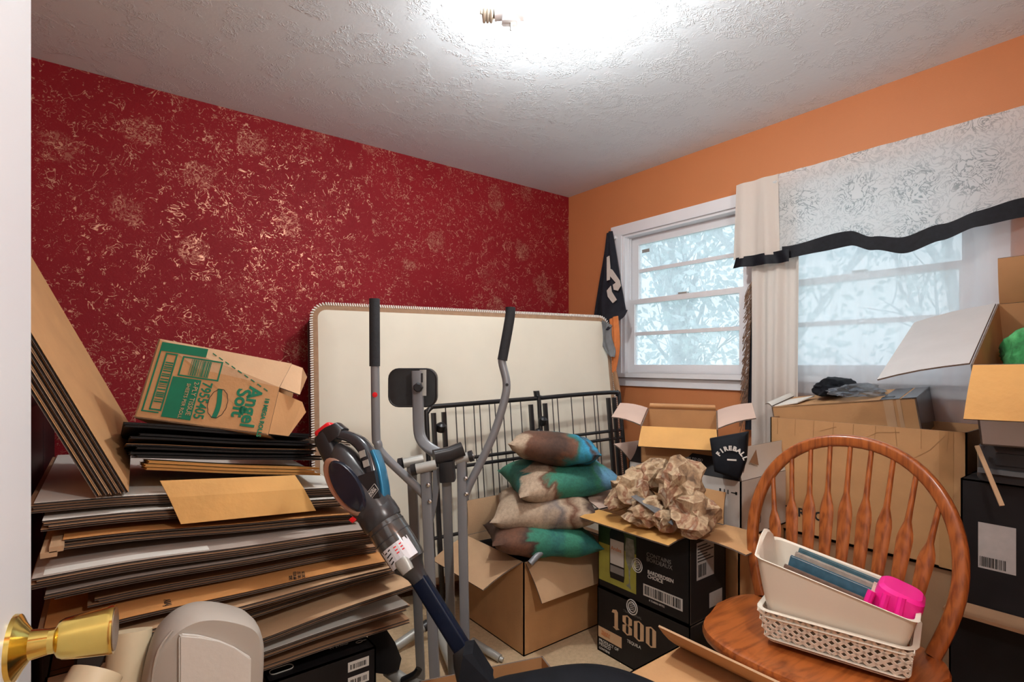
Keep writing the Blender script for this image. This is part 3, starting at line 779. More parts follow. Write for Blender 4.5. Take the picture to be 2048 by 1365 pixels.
PILE = [  # (left px, right px, front y, depth, plies, top material, label)
    ((58, 1007), (690, 976), 1.60, .80, 4, WHITEB, 'wide white-topped flattened box on the upper pile under the leaning cardboard'),
    ((93, 1043), (702, 994), 1.575, .80, 4, WHITEB, 'white flattened box just below the topmost white sheet of the pile'),
    ((114, 1082), (714, 1028), 1.565, .82, 4, ORANGEK, 'orange-brown flattened box with dark edges in the middle of the pile'),
    ((70, 1158), (748, 1052), 1.50, .85, 4, GREYB, 'long greyish flattened box with a pale front strip in the pile'),
    ((97, 1190), (752, 1076), 1.505, .85, 3, GREYB, 'grey flattened box with a rounded left fold in the pile'),
    ((186, 1206), (757, 1093), 1.545, .80, 3, BROWNK, 'thin dark flattened box between grey and orange sheets of the pile'),
    ((74, 1285), (778, 1092), 1.47, .88, 2, ORANGEK, 'long bright orange flattened box with black printing on its front strip'),
    ((227, 1283), (792, 1110), 1.455, .85, 2, KRAFT2, 'folded tan flattened box directly below the printed orange one'),
    ((290, 1292), (800, 1128), 1.50, .80, 4, BROWNK, 'dark brown flattened box in the lower pile with many edges'),
    ((480, 1296), (838, 1162), 1.445, .75, 3, KRAFT2, 'tan flattened box with torn front edge sticking out at the lower right of the pile'),
    ((500, 1318), (820, 1207), 1.465, .75, 3, WHITEB, 'white-topped flattened box low in the pile at its right end'),
    ((510, 1345), (822, 1238), 1.475, .70, 2, BROWNK, 'lowest brown flattened box resting on the black printed carton'),
]
PITCH = .0062
pile_top = None; pile_objs = []
for pl, pr, y, dp, npl, m, lb in PILE:
    zl, zr, xl, xr = zline(pl, pr, y)
    if prev_bot:
        zl = min(zl, prev_bot[0] - .0015); zr = min(zr, prev_bot[1] - .0015)
    else: pile_top = (zl, zr)
    T = flat_box(lb, zl, zr, xl, xr, y, dp, npl, m, pitch=PITCH)
    pile_objs.append((T, zl, zr, xl, xr, y, dp))
    gap = npl * PITCH
    prev_bot = (zl - gap, zr - gap)
    # loose extra plies fill the pile where the photo shows thick dark edges
pile_bot = prev_bot
def pile_z(i, x): _, zl, zr, *_r = pile_objs[i]; return zl + (zr - zl) * (x + .1) / .85 + warp(x)
# pale strip along the front of the long grey sheet
T, zl, zr, xl, xr, y, dp = pile_objs[3]
b = BM()
for k in range(6):
    xa, xb = xl + .012 + k * .052, xl + .012 + (k + 1) * .052
    panel(b, [(xa, y + .012, pile_z(3, xa) + .0012), (xb, y + .012, pile_z(3, xb) + .0012), (xb, y + .05, pile_z(3, xb) + .0012), (xa, y + .05, pile_z(3, xa) + .0012)], .0006)
ob('pale_strip', b, WHITEB, T, world=True)
# printing on the orange sheet
T, zl, zr, xl, xr, y, dp = pile_objs[6]
sl = math.atan2(zr - zl, .85)
def on_sheet(i, x, yy): return Vector((x, yy, pile_z(i, x) + .0006))
for (x, s_, sz) in ((.115, 'AIIAJ', .020), (.40, 'OASIS\nIMPORTED\nTABLE SET\nCARTON', .0125)):
    p = on_sheet(6, x, y + (.062 if sz > .015 else .012))
    ex = Vector((0, -1, 0)) if sz > .015 else Vector((0.25, 1, 0)).normalized()
    M = frame(p, ex, ez=(-math.sin(sl), 0, 1))
    text_mesh('print', s_, sz, M, INKB, T, ext=.0003, world=True)

# the golden box on top whose flap hangs over the front
zl, zr, xl, xr = zline((297, 927), (640, 938), 1.60)
T = flat_box('golden flattened box with one flap hanging down over the pile front', zl, zr, xl, xr, 1.60, .25, 3, GOLD, drop=.03, pitch=.0085, edge=GOLD, under=GOLD)
b = BM(); q = [aty(320, 962, 1.575), aty(590, 951, 1.575), aty(632, 1022, 1.535), aty(362, 1049, 1.535)]
mid_l, mid_r = q[0].lerp(q[3], .42) + Vector((0, -.004, .004)), q[1].lerp(q[2], .42) + Vector((0, -.004, .004))
panel(b, [q[0], mid_l, mid_r, q[1]], .004, 0, 0); panel(b, [mid_l, q[3], q[2], mid_r], .004, 0, 0)
ob('hanging_flap', b, GOLD, T, world=True, smooth=False)
# black flattened boxes under the printed toilet paper carton
gold_line = (zl, zr)
yb = 1.625
tops = []
for (pl, pr, m, u, npl, lb) in (((265, 910), (652, 914), BLKC, BLKC, 2, 'lowest black flattened box above the golden one'),
                            ((262, 893), (633, 902), KRAFT, BLKC, 2, 'tan-topped flattened box between glossy black ones'),
                            ((268, 872), (630, 886), BLKC, BLKC, 2, 'glossy black flattened box in the upper stack'),
                            ((250, 849), (622, 870), BLKC, BLKC, 2, 'uppermost black flattened box under the printed tissue carton')):
    zl, zr, xl, xr = zline(pl, pr, yb)
    flat_box(lb, zl, zr, xl, xr, yb, .42, npl, m, drop=.06 + .011 * len(tops), pitch=.007, edge=EDGE if m is KRAFT else BLKC, under=u, jitter=.012)
    tops.append((zl, zr))
zl, zr, xl, xr = zline((330, 838), (690, 868), 1.80)
flat_box('brown flattened box sticking out behind the tissue carton by the mattress', zl - .03, zr - .03, .42, .70, 1.86, .40, 3, KRAFT2, drop=.03)
# two small tan board ends poking out at the left
for (px, py, w, lb) in ((98, 1096, .012, 'upper small tan board end poking out of the pile left side'), (80, 1108, .014, 'lower small tan board end poking out of the pile left side')):
    p = aty(px, py, 1.53)
    b = BM(); bx(b, p.x, p.x + w * 2, 1.53, 1.9, p.z - .012, p.z); mesh_thing('board_end', b, KRAFT2, (p.x, 1.53, p.z - .012), lb, 'cardboard', 'flattened boxes in the pile', smooth=False)

# ------------------------------------------------------------------ cartons and added dark block that carry the pile
pb = min(pile_bot) - .004
carton('moving_box', 'plain brown carton hidden under the left half of the cardboard pile', mloc(-.12, 1.62, 0), .40, .60, min(.36, pb), {}, closed=True, cat='box')
# black printed carton at the bottom, below the pile
p0, p1 = aty(552, 1358, 1.50), aty(752, 1286, 1.50)
ztop = (p0.z + p1.z) / 2
bt = carton('printed_carton', 'black printed carton with white symbols and barcode labels under the pile', mloc(p0.x - .02, 1.50, 0), p1.x - p0.x + .02, .45, min(ztop, .36), {}, out=BLKB, inn=BROWNK, closed=True)
zt = min(ztop, .36); w_ = p1.x - p0.x + .02
def fput(u, v): return Vector((u, -.0006, v))
for i in range(3):
    v1 = zt - .020 - i * .044
    b = BM(); panel(b, [fput(w_ - .085, v1 - .028), fput(w_ - .022, v1 - .028), fput(w_ - .022, v1), fput(w_ - .085, v1)], .0005); lb_ = ob('barcode_label', b, INKW, bt, smooth=False)
    b = BM(); stripes(b, w_ - .078, w_ - .028, v1 - .022, v1 - .008, 12, False, lambda u, v: Vector((u, -.0012, v)), rnd=random.Random(i)); ob('bars', b, INKB, lb_, smooth=False)
b = BM(); sweep(b, [(.045 + x, .045 + y, zt + .001) for x, y in rrect(.028, .060, .012, 4)], circ(.0016, 5), ref=(0, 0, 1), closed=True); bmesh.ops.rotate(b, cent=(.045, .045, 0), matrix=Matrix.Rotation(R(90), 3, 'Z'), verts=b.verts); ob('lock_symbol', b, INKW, bt)
text_mesh('print', 'SMART\nCORNER\nTV STAND', .012, Matrix.Translation((w_ - .115, .085, zt + .0006)), INKW, bt)
for k in range(2):
    b = BM(); sweep(b, [(w_ - .03 + .010 * math.cos(a), .055 + k * .03 + .006 * math.sin(a), zt + .001) for a in [2 * math.pi * i / 12 for i in range(12)]], circ(.001, 4), ref=(0, 0, 1), closed=True)
    bar(b, (w_ - .02, .055 + k * .03, zt + .001), (w_ - .008, .055 + k * .03, zt + .001), .002, .001, (0, 1, 0)); ob('ring_symbol', b, INKW, bt)
# black block added where only shade shows, behind the leaning bundle
cb = thing('shade_block', 'added black block filling the shaded gap behind the leaning flattened boxes', 'shade_block', loc=(-.64, 1.75, 0))
b = BM(); bx(b, -.64, -.17, 1.75, 2.78, .03, 1.10); ob('body', b, BLKB, cb, world=True)
for y0_, y1_ in ((1.76, 2.26), (2.27, 2.77)):
    b = BM(); bx(b, -.169, -.153, y0_, y1_, .05, 1.08); d_ = ob('door', b, BLKB, cb, world=True)
    b = BM(); tube(b, [(-.144, y1_ - .04 if y0_ < 2 else y0_ + .04, .6), (-.144, y1_ - .04 if y0_ < 2 else y0_ + .04, .75)], .006, 8); ob('handle', b, STEELL, d_, world=True)

# ------------------------------------------------------------------ leaning bundle at the left
bn = aty(258, 1012, 1.585); tn = aty(60, 660, 1.585); bn.z = max(bn.z, pile_z(0, bn.x) + .012)
ldir = (tn - bn).normalized(); L_ = 1.02; lnrm = Vector((ldir.z, 0, -ldir.x)).normalized()   # faces +x, up
if lnrm.x < 0: lnrm = -lnrm
bw = .50
for i in range(7):
    T = thing('leaning_box', ['front flattened brown box of the bundle leaning at the left, with a crease', 'second flattened box of the bundle leaning at the left', 'third flattened box of the bundle leaning at the left', 'fourth flattened box of the bundle leaning at the left', 'fifth flattened box of the bundle leaning at the left', 'sixth flattened box of the bundle leaning at the left', 'rearmost flattened box of the bundle leaning at the left'][i], 'cardboard', loc=tuple(bn - lnrm * i * .0085), group='leaning bundle of flattened boxes')
    o_ = bn - lnrm * (i * .0085) + ldir * (i * .004 + .004 * random.random())
    rise = Vector((0, 0, .075))
    for (da, db, ins, m, nm) in ((0, .0010, 0, [KRAFT, KRAFT2, BROWNK][i % 3] if i else KRAFT, 'liner'), (.0010, .0058, .004, EDGE, 'fluting'), (.0058, .0068, 0, KRAFT2 if i % 2 else LINER, 'liner')):
        b = BM()
        y_n = o_ + Vector((0, ins + .006 * (i % 2), 0)); y_f = o_ + Vector((.072, bw - ins, 0)) + ldir * .115
        topn, topf = y_n + ldir * L_, y_f + ldir * (L_ - .09)
        hexa(b, [p - lnrm * db for p in (y_n, y_f, topf, topn)], [p - lnrm * da for p in (y_n, y_f, topf, topn)]); ob(nm, b, m, T, world=True, smooth=False)
    if i == 0:
        b = BM(); c0 = o_ + Vector((0, .17, 0)) + ldir * .04; panel(b, [c0 + lnrm * .0012, c0 + Vector((0, .004, 0)) + lnrm * .0012, c0 + Vector((0, .004, 0)) + ldir * .95 + lnrm * .0012, c0 + ldir * .95 + lnrm * .0012], .001); ob('crease', b, KRAFT2, T, world=True, smooth=False)
        # bottom flap bending back from the far corner
        b = BM(); a0 = o_ + Vector((0, .17, 0)) + ldir * .04 + lnrm * .001

# ------------------------------------------------------------------ printed tissue carton on top
aBL, aBR, aTL = aty(268, 836, 1.72), aty(536, 871, 1.58), aty(313, 677, 1.76)
ex = (aBR - aBL); AWd = ex.length; ex.normalize()
upv = aTL - aBL; upv -= ex * upv.dot(ex); AHt = upv.length
MA = frame(aBL, ex, ez=upv)
AD = .24
T = thing('tissue_carton', 'tan toilet paper carton with green printing lying on the black flattened boxes', 'box', M=MA)
sk = .0
b = BM(); panel(b, [(0, 0, 0), (AWd, 0, 0), (AWd, 0, AHt * .62), (AWd * .34, -.001, AHt * .70), (0, 0, AHt)], .004, 0, 1, 2); ob('front_panel', b, [KRAFT, KRAFT_IN, LINER], T, smooth=False)
b = BM(); panel(b, [(0, 0, AHt), (AWd * .34, -.001, AHt * .70), (AWd, 0, AHt * .62), (AWd + .01, .045, AHt)], .004, 0, 1, 2); ob('creased_panel', b, [KRAFT2, KRAFT_IN, LINER], T, smooth=False)  # paler board puts the light on the upper band into its colour
def awall(nm, *c):
    b = BM(); panel(b, c, .004, 0, 1, 2); return ob(nm, b, [KRAFT, KRAFT_IN, LINER], T, smooth=False)
awall('side_panel', (0, AD, 0), (0, 0, 0), (0, 0, AHt), (0, AD, AHt))
awall('back_panel', (AWd, AD, 0), (0, AD, 0), (0, AD, AHt), (AWd, AD, AHt))
awall('top_panel', (0, .002, AHt), (AWd, .047, AHt), (AWd, AD, AHt), (0, AD, AHt))
awall('bottom_panel', (0, AD, 0), (AWd, AD, 0), (AWd, 0, 0), (0, 0, 0))
e1 = awall('end_flap', (AWd + .001, .0, .004), (AWd + .045, .05, .01), (AWd + .075, .07, AHt * .40), (AWd + .06, .06, AHt * .52), (AWd + .001, .0, AHt * .56))
b = BM(); panel(b, [(AWd + .001, .002, AHt * .62), (AWd + .055, .02, AHt * .58), (AWd + .062, .035, AHt * .84), (AWd + .040, .06, AHt * .98), (AWd + .008, .05, AHt)], .004, 0, 1, 2); e2 = ob('end_flap', b, [KRAFT2, KRAFT_IN, LINER], T, smooth=False)
def ap(u, v, d=.0016): return Vector((u * AWd, -d, v * AHt))
def arect(b, u0, u1, v0, v1, d=.0016, sl=0.0):
    panel(b, [ap(u0, v0, d), ap(u1, v0, d), ap(u1, v1, d), ap(u0, v1, d)], .0006)
def aprint(nm, fn, m=GREENP):
    b = BM(); fn(b); return ob(nm, b, m, T, smooth=False)
def outline(b, u0, u1, v0, v1, w=.012):
    wv = w * AWd / AHt
    arect(b, u0, u1, v0, v0 + wv); arect(b, u0, u1, v1 - wv, v1); arect(b, u0, u0 + w, v0 + wv, v1 - wv); arect(b, u1 - w, u1, v0 + wv, v1 - wv)
aprint('green_band', lambda b: arect(b, .035, .385, .855, .965))
aprint('green_frame', lambda b: (arect(b, .035, .047, .09, .855), arect(b, .047, .16, .09, .105)))
aprint('barcode_frame', lambda b: outline(b, .085, .175, .12, .84))
aprint('barcode', lambda b: stripes(b, .102, .160, .22, .74, 17, True, lambda u, v: ap(u, v), rnd=random.Random(5)))
aprint('green_block', lambda b: arect(b, .185, .40, .055, .56))
aprint('barcode_frame', lambda b: outline(b, .215, .525, .575, .83))
aprint('barcode', lambda b: stripes(b, .29, .445, .60, .805, 14, False, lambda u, v: ap(u, v), rnd=random.Random(6)))
def adown(u, v, d=.0018): return frame(ap(u, v, d), (0, 0, -1), ey=(1, 0, 0))
text_mesh('print', '2-PLY TISSUE', .0165, adown(.355, .53, .0024), KRAFT2, T)
text_mesh('print', 'SHEETS PER ROLL', .0125, adown(.305, .50, .0024), KRAFT2, T)
text_mesh('print', '7955405', .036, adown(.415, .545), GREENP, T, offset=.0006, sx=.82)
text_mesh('print', 'Angel', .050, adown(.775, .575), GREENP, T, offset=.0014)
text_mesh('print', 'Soft', .050, adown(.690, .53), GREENP, T, offset=.0014)
text_mesh('print', '18 MEGA ROLLS', .0155, adown(.915, .46), GREENP, T, offset=.0006)
def badge(b):   # cloud shaped badge outline, wide ribbon
    pts = []
    for k in range(48):
        a = 2 * math.pi * k / 48; rr = 1 + .05 * abs(math.sin(a * 6))
        pts.append(ap(.565 + .070 * rr * math.cos(a), .305 + .175 * rr * math.sin(a), .0015))
    sweep(b, pts, circ(.0008, 4), ref=(0, 1, 0), closed=True)
aprint('cloud_badge', badge, INKB)
aprint('ribbon', lambda b: [panel(b, [ap(.545 + .012 * math.sin(k * .5), .12 + k * .046), ap(.582 + .012 * math.sin(k * .5), .12 + k * .046), ap(.582 + .012 * math.sin((k + 1) * .5), .12 + (k + 1) * .046), ap(.545 + .012 * math.sin((k + 1) * .5), .12 + (k + 1) * .046)], .0006) for k in range(8)])
def dashes(b):
    for k in range(9):
        u0 = .42 + k * .058; v0 = .93 - k * .062 * .72
        y_ = -.002 if v0 < .72 else .012
        def yc(u, v):
            e = 1 - .38 * u
            return -.0035 + (.045 * u * (v - e) / (1 - e) if v > e else 0)
        p, q = Vector((u0 * AWd, yc(u0, v0), v0 * AHt)), Vector(((u0 + .034) * AWd, yc(u0 + .034, v0 - .028), (v0 - .028) * AHt))
        bar(b, p, q, .0028, .0012, (0, 0, 1))
aprint('perforation_dashes', dashes, GREENP)

# ------------------------------------------------------------------ cordless stick vacuum
vt, vb_ = at(652, 876, 1.47), at(958, 1350, 1.30)
vax = (vb_ - vt).normalized()                         # down the stick
vside = Vector((cY, -sY, 0)) * .83 + Vector((0, 0, .55)); vside = (vside - vax * vside.dot(vax)).normalized()
vout = vside.cross(vax) * 1
if vout.dot(vdir) > 0: vout = -vout                   # towards the camera
MV = Matrix((vax, vside, vout)).transposed().to_4x4(); MV.translation = vt
if MV.determinant() < 0: MV = Matrix((vax, vside, -vout)).transposed().to_4x4(); MV.translation = vt
Zs = 1 if MV.to_3x3().col[2].dot(vdir) < 0 else -1    # sign of local z that faces the camera
t = thing('stick_vacuum', 'cordless stick vacuum leaning on the cardboard pile', 'vacuum cleaner', M=MV)
VB = mat('vacuum_dark_gloss', (.030, .033, .040), .18, var=.15, scale=20, coat=.5)
VG = mat('vacuum_graphite', (.036, .034, .036), .28, var=.1, scale=20)
VNAVY = mat('vacuum_navy_tube', (.0022, .0065, .022), .35, var=.2, scale=10, spec=.2)
VROSE = mat('rose_gold_ring', (.50, .30, .22), .3, metal=.7, var=.08)
VBLUE = mat('vacuum_blue_trim', (.03, .20, .36), .25, metal=.4, var=.1)
VBIN = glass_mat('smoked_bin', (.30, .28, .27), .20, (.30, .28, .26))
def vring(a, b0, rb, rc, n=20, sq=2.6, tilt=0.0, zc=0.0):
    out = []
    for k in range(n):
        th = 2 * math.pi * k / n; c, s = math.cos(th), math.sin(th)
        u = math.copysign(abs(c) ** (2 / sq), c); v = math.copysign(abs(s) ** (2 / sq), s)
        out.append((a + tilt * u * rb, b0 + u * rb, (zc + v * rc) * 1))
    return out
def vp(nm, rings, m, par=None):
    b = BM(); loft(b, rings); return ob(nm, b, m, par or t)
# battery grip at the left of the head, main motor body, dust bin, tube
vp('battery_pack', [vring(a, -.004 + a * -.13, r, .027, sq=4) for a, r in ((-.012, .020), (.0, .024), (.05, .024), (.115, .020), (.132, .012))], BLK)
vp('head', [vring(a, b0, rb, .026, sq=4) for a, b0, rb in ((-.018, .012, .018), (-.012, .020, .034), (.018, .024, .038), (.030, .020, .026))], BLK)
b = BM(); loft(b, [vring(a, .010, r, .020, sq=5) for a, r in ((-.030, .024), (-.026, .027), (-.010, .027))]); ob('release_button', b, RED, t)
body = vp('motor_body', [vring(a, b0, rb, rc) for a, b0, rb, rc in ((.045, .012, .016, .020), (.075, .010, .032, .036), (.115, .004, .045, .044), (.165, .0, .052, .048), (.22, .0, .054, .050), (.262, .004, .052, .050), (.285, .006, .050, .048))], VG)
# raised rose ring and dark motor pod on the camera side
def vdisc(nm, a, b0, ra, rb, z, th, m, par, n=28):
    b = BM(); loft(b, [[(a + ra * s * math.cos(2 * math.pi * k / n), b0 + rb * s * math.sin(2 * math.pi * k / n), Zs * zz) for k in range(n)] for s, zz in ((1, z - th), (1, z), (.9, z + .006))]); return ob(nm, b, m, par)
vdisc('rose_ring', .172, -.014, .100, .037, .044, .02, VROSE, body)
vdisc('motor_pod', .178, -.004, .088, .033, .051, .02, mat('vacuum_navy_pod', (.008, .011, .022), .25, var=.2, scale=14, coat=.3), body)
hd = BM(); sweep(hd, smooth_path([(.012, .030, 0), (.055, .062, 0), (.11, .074, 0), (.17, .062, 0), (.225, .040, 0), (.262, .022, 0)], 5), rrect(.058, .036, .013), ref=(0, 0, 1), scale=[.75 + .45 * min(1, k / 22) for k in range(26)]); hand = ob('handle', hd, VB, t)
b = BM(); sweep(b, smooth_path([(.13, .092, 0), (.18, .082, 0), (.235, .062, 0), (.268, .046, 0)], 4), rrect(.050, .012, .005), ref=(0, 0, 1)); ob('blue_trim', b, VBLUE, hand)
for a, b0 in ((.125, .074), (.155, .068)):
    b = BM(); bmesh.ops.create_cube(b, size=1); bmesh.ops.scale(b, vec=(.020, .016, .004), verts=b.verts); bmesh.ops.rotate(b, cent=(0, 0, 0), matrix=Matrix.Rotation(R(-18), 3, 'Z'), verts=b.verts); bmesh.ops.translate(b, vec=(a, b0 - .004, Zs * .0345), verts=b.verts); ob('button', b, STEELL, hand)
b = BM(); bmesh.ops.create_cube(b, size=1); bmesh.ops.scale(b, vec=(.078, .046, .014), verts=b.verts); bmesh.ops.rotate(b, cent=(0, 0, 0), matrix=Matrix.Rotation(R(-20), 3, 'Z'), verts=b.verts); bmesh.ops.translate(b, vec=(.218, .040, Zs * .0375), verts=b.verts); plate = ob('name_plate', b, BLK, hand)
q0 = Vector((.243, .012, Zs * .0368))
tx = Vector((-.30, 1, 0)).normalized(); ty = Vector((-1, -.30, 0)).normalized()
if tx.cross(ty).z * Zs < 0: tx = -tx; q0 = Vector((.232, .058, Zs * .0368))
text_mesh('lettering', 'BLACK+\nDECKER', .0085, frame(Vector((.242, .022, Zs * .0450)), tx, ey=ty), INKW, plate, offset=.0002)
b = BM(); sweep(b, [(.244 + p[1] - .005 - .30 * p[0], .036 + p[0] * 1.0, Zs * .0448) for p in rrect(.042, .022, .002, 2)], circ(.0006, 4), ref=(0, 0, 1), closed=True); ob('name_frame', b, INKW, plate)
vp('collar', [vring(a, .006, r, r - .002, sq=2.1) for a, r in ((.270, .050), (.285, .053), (.315, .053), (.325, .050))], VG)
b = BM(); loft(b, [vring(.258, -.046, .010, .008, n=10, zc=Zs * .028), vring(.272, -.042, .010, .008, n=10, zc=Zs * .030)]); ob('bin_release', b, RED, t)
binm = mat('smoked_bin_plastic', (.055, .052, .050), .12, var=.35, scale=18, coat=.6, spec=.7)
bn_ = vp('dust_bin', [vring(a, .006, r, r, sq=2.1) for a, r in ((.325, .047), (.345, .049), (.40, .048), (.445, .046), (.462, .044))], binm)
for a in (.338, .372):
    b = BM(); loft(b, [vring(a, .006, .0497, .0497, sq=2.1), vring(a + .003, .006, .0497, .0497, sq=2.1)]); ob('bin_rib', b, VG, bn_)
# sticker wrapped on the bin
b = BM()
for k in range(8):
    t0, t1 = R(90 - 58 + k * 13), R(90 - 58 + (k + 1) * 13); r = .0487
    f = lambda th, a: (a, .006 + r * math.cos(th), Zs * r * math.sin(th))
    quad(b, f(t0, .395), f(t1, .395), f(t1, .455), f(t0, .455))
sk = ob('sticker', b, mat('sticker_white', (.70, .70, .74), .4, var=.04), bn_)
b = BM()
for k in range(3):
    r = .0492; th = R(70 + k * 4); bar(b, (.405 + k * .009, .006 + r * math.cos(R(60)), Zs * r * math.sin(R(60))), (.405 + k * .009, .006 + r * math.cos(R(86)), Zs * r * math.sin(R(86))), .0035, .0006, (1, 0, 0))
ob('red_print', b, RED, sk)
b = BM()
for k in range(4):
    r = .0492; bar(b, (.402 + k * .011, .006 + r * math.cos(R(98 + 3 * k)), Zs * r * math.sin(R(98 + 3 * k))), (.406 + k * .011, .006 + r * math.cos(R(122)), Zs * r * math.sin(R(122))), .0035, .0006, (1, 0, 0))
ob('blue_print', b, INKB, sk)
vp('bin_latch', [vring(a, .006, r, .012, zc=Zs * .040) for a, r in ((.440, .016), (.452, .020), (.482, .016))], STEELL)
vp('neck', [vring(a, .004, r, r, sq=2.3) for a, r in ((.460, .043), (.478, .032), (.500, .024), (.520, .022))], VG)
def shrink(o, k):
    for c in o.children:
        c.data.transform(Matrix.Diagonal((k, 1, 1, 1))); shrink(c, k)
VK = .885
shrink(t, VK)
LT = (vb_ - vt).length
b = BM(); sweep(b, [(.515 * VK, .004, 0), (LT - .04, 0, 0)], rrect(.042, .036, .009)); ob('tube', b, VNAVY, t)
vp('tube_joint', [vring(a, b0, rb, .026, sq=3) for a, b0, rb in ((LT - .075, .0, .024), (LT - .05, -.006, .034), (LT + .01, -.018, .046), (LT + .05, -.02, .040))], BLK)
lowf = MV @ Vector((LT + .05, -.02, 0))
b = BM(); tube(b, [lowf, Vector((lowf.x + .03, lowf.y - .03, .16))], .017, 10); ob('lower_tube', b, VNAVY, t, world=True)
fh = Vector((lowf.x + .03, lowf.y - .03, .0))
b = BM(); sweep(b, [fh + Vector((-.10, .08, .12)), fh + Vector((.10, -.08, .12))], rrect(.07, .10, .02), ref=(0, 0, 1)); ob('floor_head', b, BLK, t, world=True)

# ------------------------------------------------------------------ carton with the pillows
pbx = carton('open_carton', 'open tan carton on the carpet filled under the stacked pillows', mloc(1.365, 1.70, 0), .50, .44, .385,
             {'left': (112, .20, None, -.012), 'front': (152, .165, None, -.02), 'right': (110, .19), 'back': (4, .16)}, inn=KRAFT2)
text_mesh('print', 'ovvVxxx', .020, frame(Vector((.20, -.135, .31)), (1, 0, 0), ez=(0, -.47, .88)) @ Matrix.Rotation(R(0), 4, 'X') @ Matrix.Identity(4), INKB, pbx) if False else None
b = BM(); loft(b, [[(1.385 + .46 * u, 1.72 + .40 * v, z + .012 * math.sin(5 * u + 3 * v)) for u, v in ((0, 0), (.5, 0), (1, 0), (1, .5), (1, 1), (.5, 1), (0, 1), (0, .5))] for z in (.02, .33, .352)])
mesh_thing('black_pad', b, BLKCL, (1.6, 1.9, .02), 'black fabric filling the carton below the pillows', 'bag')
b = BM(); tube(b, [at(1060, 1128, 2.13), at(1075, 1112, 2.15), at(1092, 1098, 2.19)], .013, 10, smooth=3); mesh_thing('plastic_handle', b, STEEL, tuple(at(1075, 1112, 2.15)), 'grey plastic handle poking out of the pillow carton', 'handle')

def pillow_mesh(w, d, h, seed):
    b = BM(); n = 22; rnd = random.Random(seed); ph = rnd.uniform(0, 6)
    grid = {}
    for sgn in (1, -1):
        for i in range(n + 1):
            for j in range(n + 1):
                u, v = i / n * 2 - 1, j / n * 2 - 1
                edgef = (1 - abs(u) ** 2.6) * (1 - abs(v) ** 2.6)
                pin = 1 - .10 * (1 - abs(u * v)) * max(abs(u), abs(v)) ** 6
                z = h / 2 * max(edgef, 0) ** .48 * sgn
                wr = .010 * noise.noise(Vector((u * 2.6 + ph, v * 2.6, sgn))) * edgef ** .3 + .004 * math.sin(9 * (u + v) + ph) * (1 - edgef)
                if edgef <= 1e-6 and sgn < 0: grid[(sgn, i, j)] = grid[(1, i, j)]; continue
                grid[(sgn, i, j)] = b.verts.new((u * w / 2 * pin, v * d / 2 * pin, z + wr))
    for sgn in (1, -1):
        for i in range(n):
            for j in range(n):
                q = [grid[(sgn, i, j)], grid[(sgn, i + 1, j)], grid[(sgn, i + 1, j + 1)], grid[(sgn, i, j + 1)]]
                b.faces.new(q if sgn > 0 else q[::-1])
    return b
BRN, DBR, BEI, TEAL, GRN, BLU, GRY = (.15, .062, .032), (.060, .030, .020), (.44, .33, .23), (.018, .14, .12), (.035, .21, .13), (.02, .27, .46), (.18, .15, .14)
PSTOPS = [   # colour bands across each printed cover, left to right
    [(.0, DBR), (.42, BRN), (.50, DBR), (.54, GRN), (.78, TEAL), (.84, GRN), (.93, GRN), (1, TEAL)],
    [(.0, BEI), (.30, BEI), (.42, GRY), (.52, BEI), (.62, BRN), (.74, BEI), (.84, DBR), (1, GRY)],
    [(.0, GRN), (.20, TEAL), (.25, BEI), (.42, BEI), (.47, BRN), (.53, GRN), (.86, TEAL), (.93, GRN), (1, (.10, .25, .38))],
    [(.0, BEI), (.08, BRN), (.42, DBR), (.50, BRN), (.55, TEAL), (.66, BLU), (.72, DBR), (.80, BLU), (1, BLU)]]
PLB = ['lowest stacked cushion, dark brown with a green patch, on the open carton', 'third cushion from the top, beige and brown, in the stack', 'second cushion from the top, green with beige, in the stack', 'topmost stacked cushion, brown with bright blue end']
pc = at(1085, 1000, 2.44)
PD = [(1078, 1071, 2.34, .46, .14, 8, -5, 4), (1090, 1012, 2.38, .455, .15, -4, 3, -3), (1115, 952, 2.43, .47, .15, 14, 5, -5), (1110, 896, 2.44, .40, .14, -6, -6, 6)]
for k, (px, py, Z, w, h, rz, rx, ry) in enumerate(PD):
    p = at(px, py, Z)
    M = Matrix.Translation(p) @ Matrix.Rotation(R(rz - 37), 4, 'Z') @ Matrix.Rotation(R(rx), 4, 'X') @ Matrix.Rotation(R(ry), 4, 'Y')
    b = pillow_mesh(w, .42, h * 1.04, k)
    o = ob('throw_pillow', b, print_mat('landscape_print_%d' % k, PSTOPS[k], w, k + 1), None, angle=75)
    o.matrix_world = M; tag(o, PLB[k], 'pillow', 'stacked throw pillows')

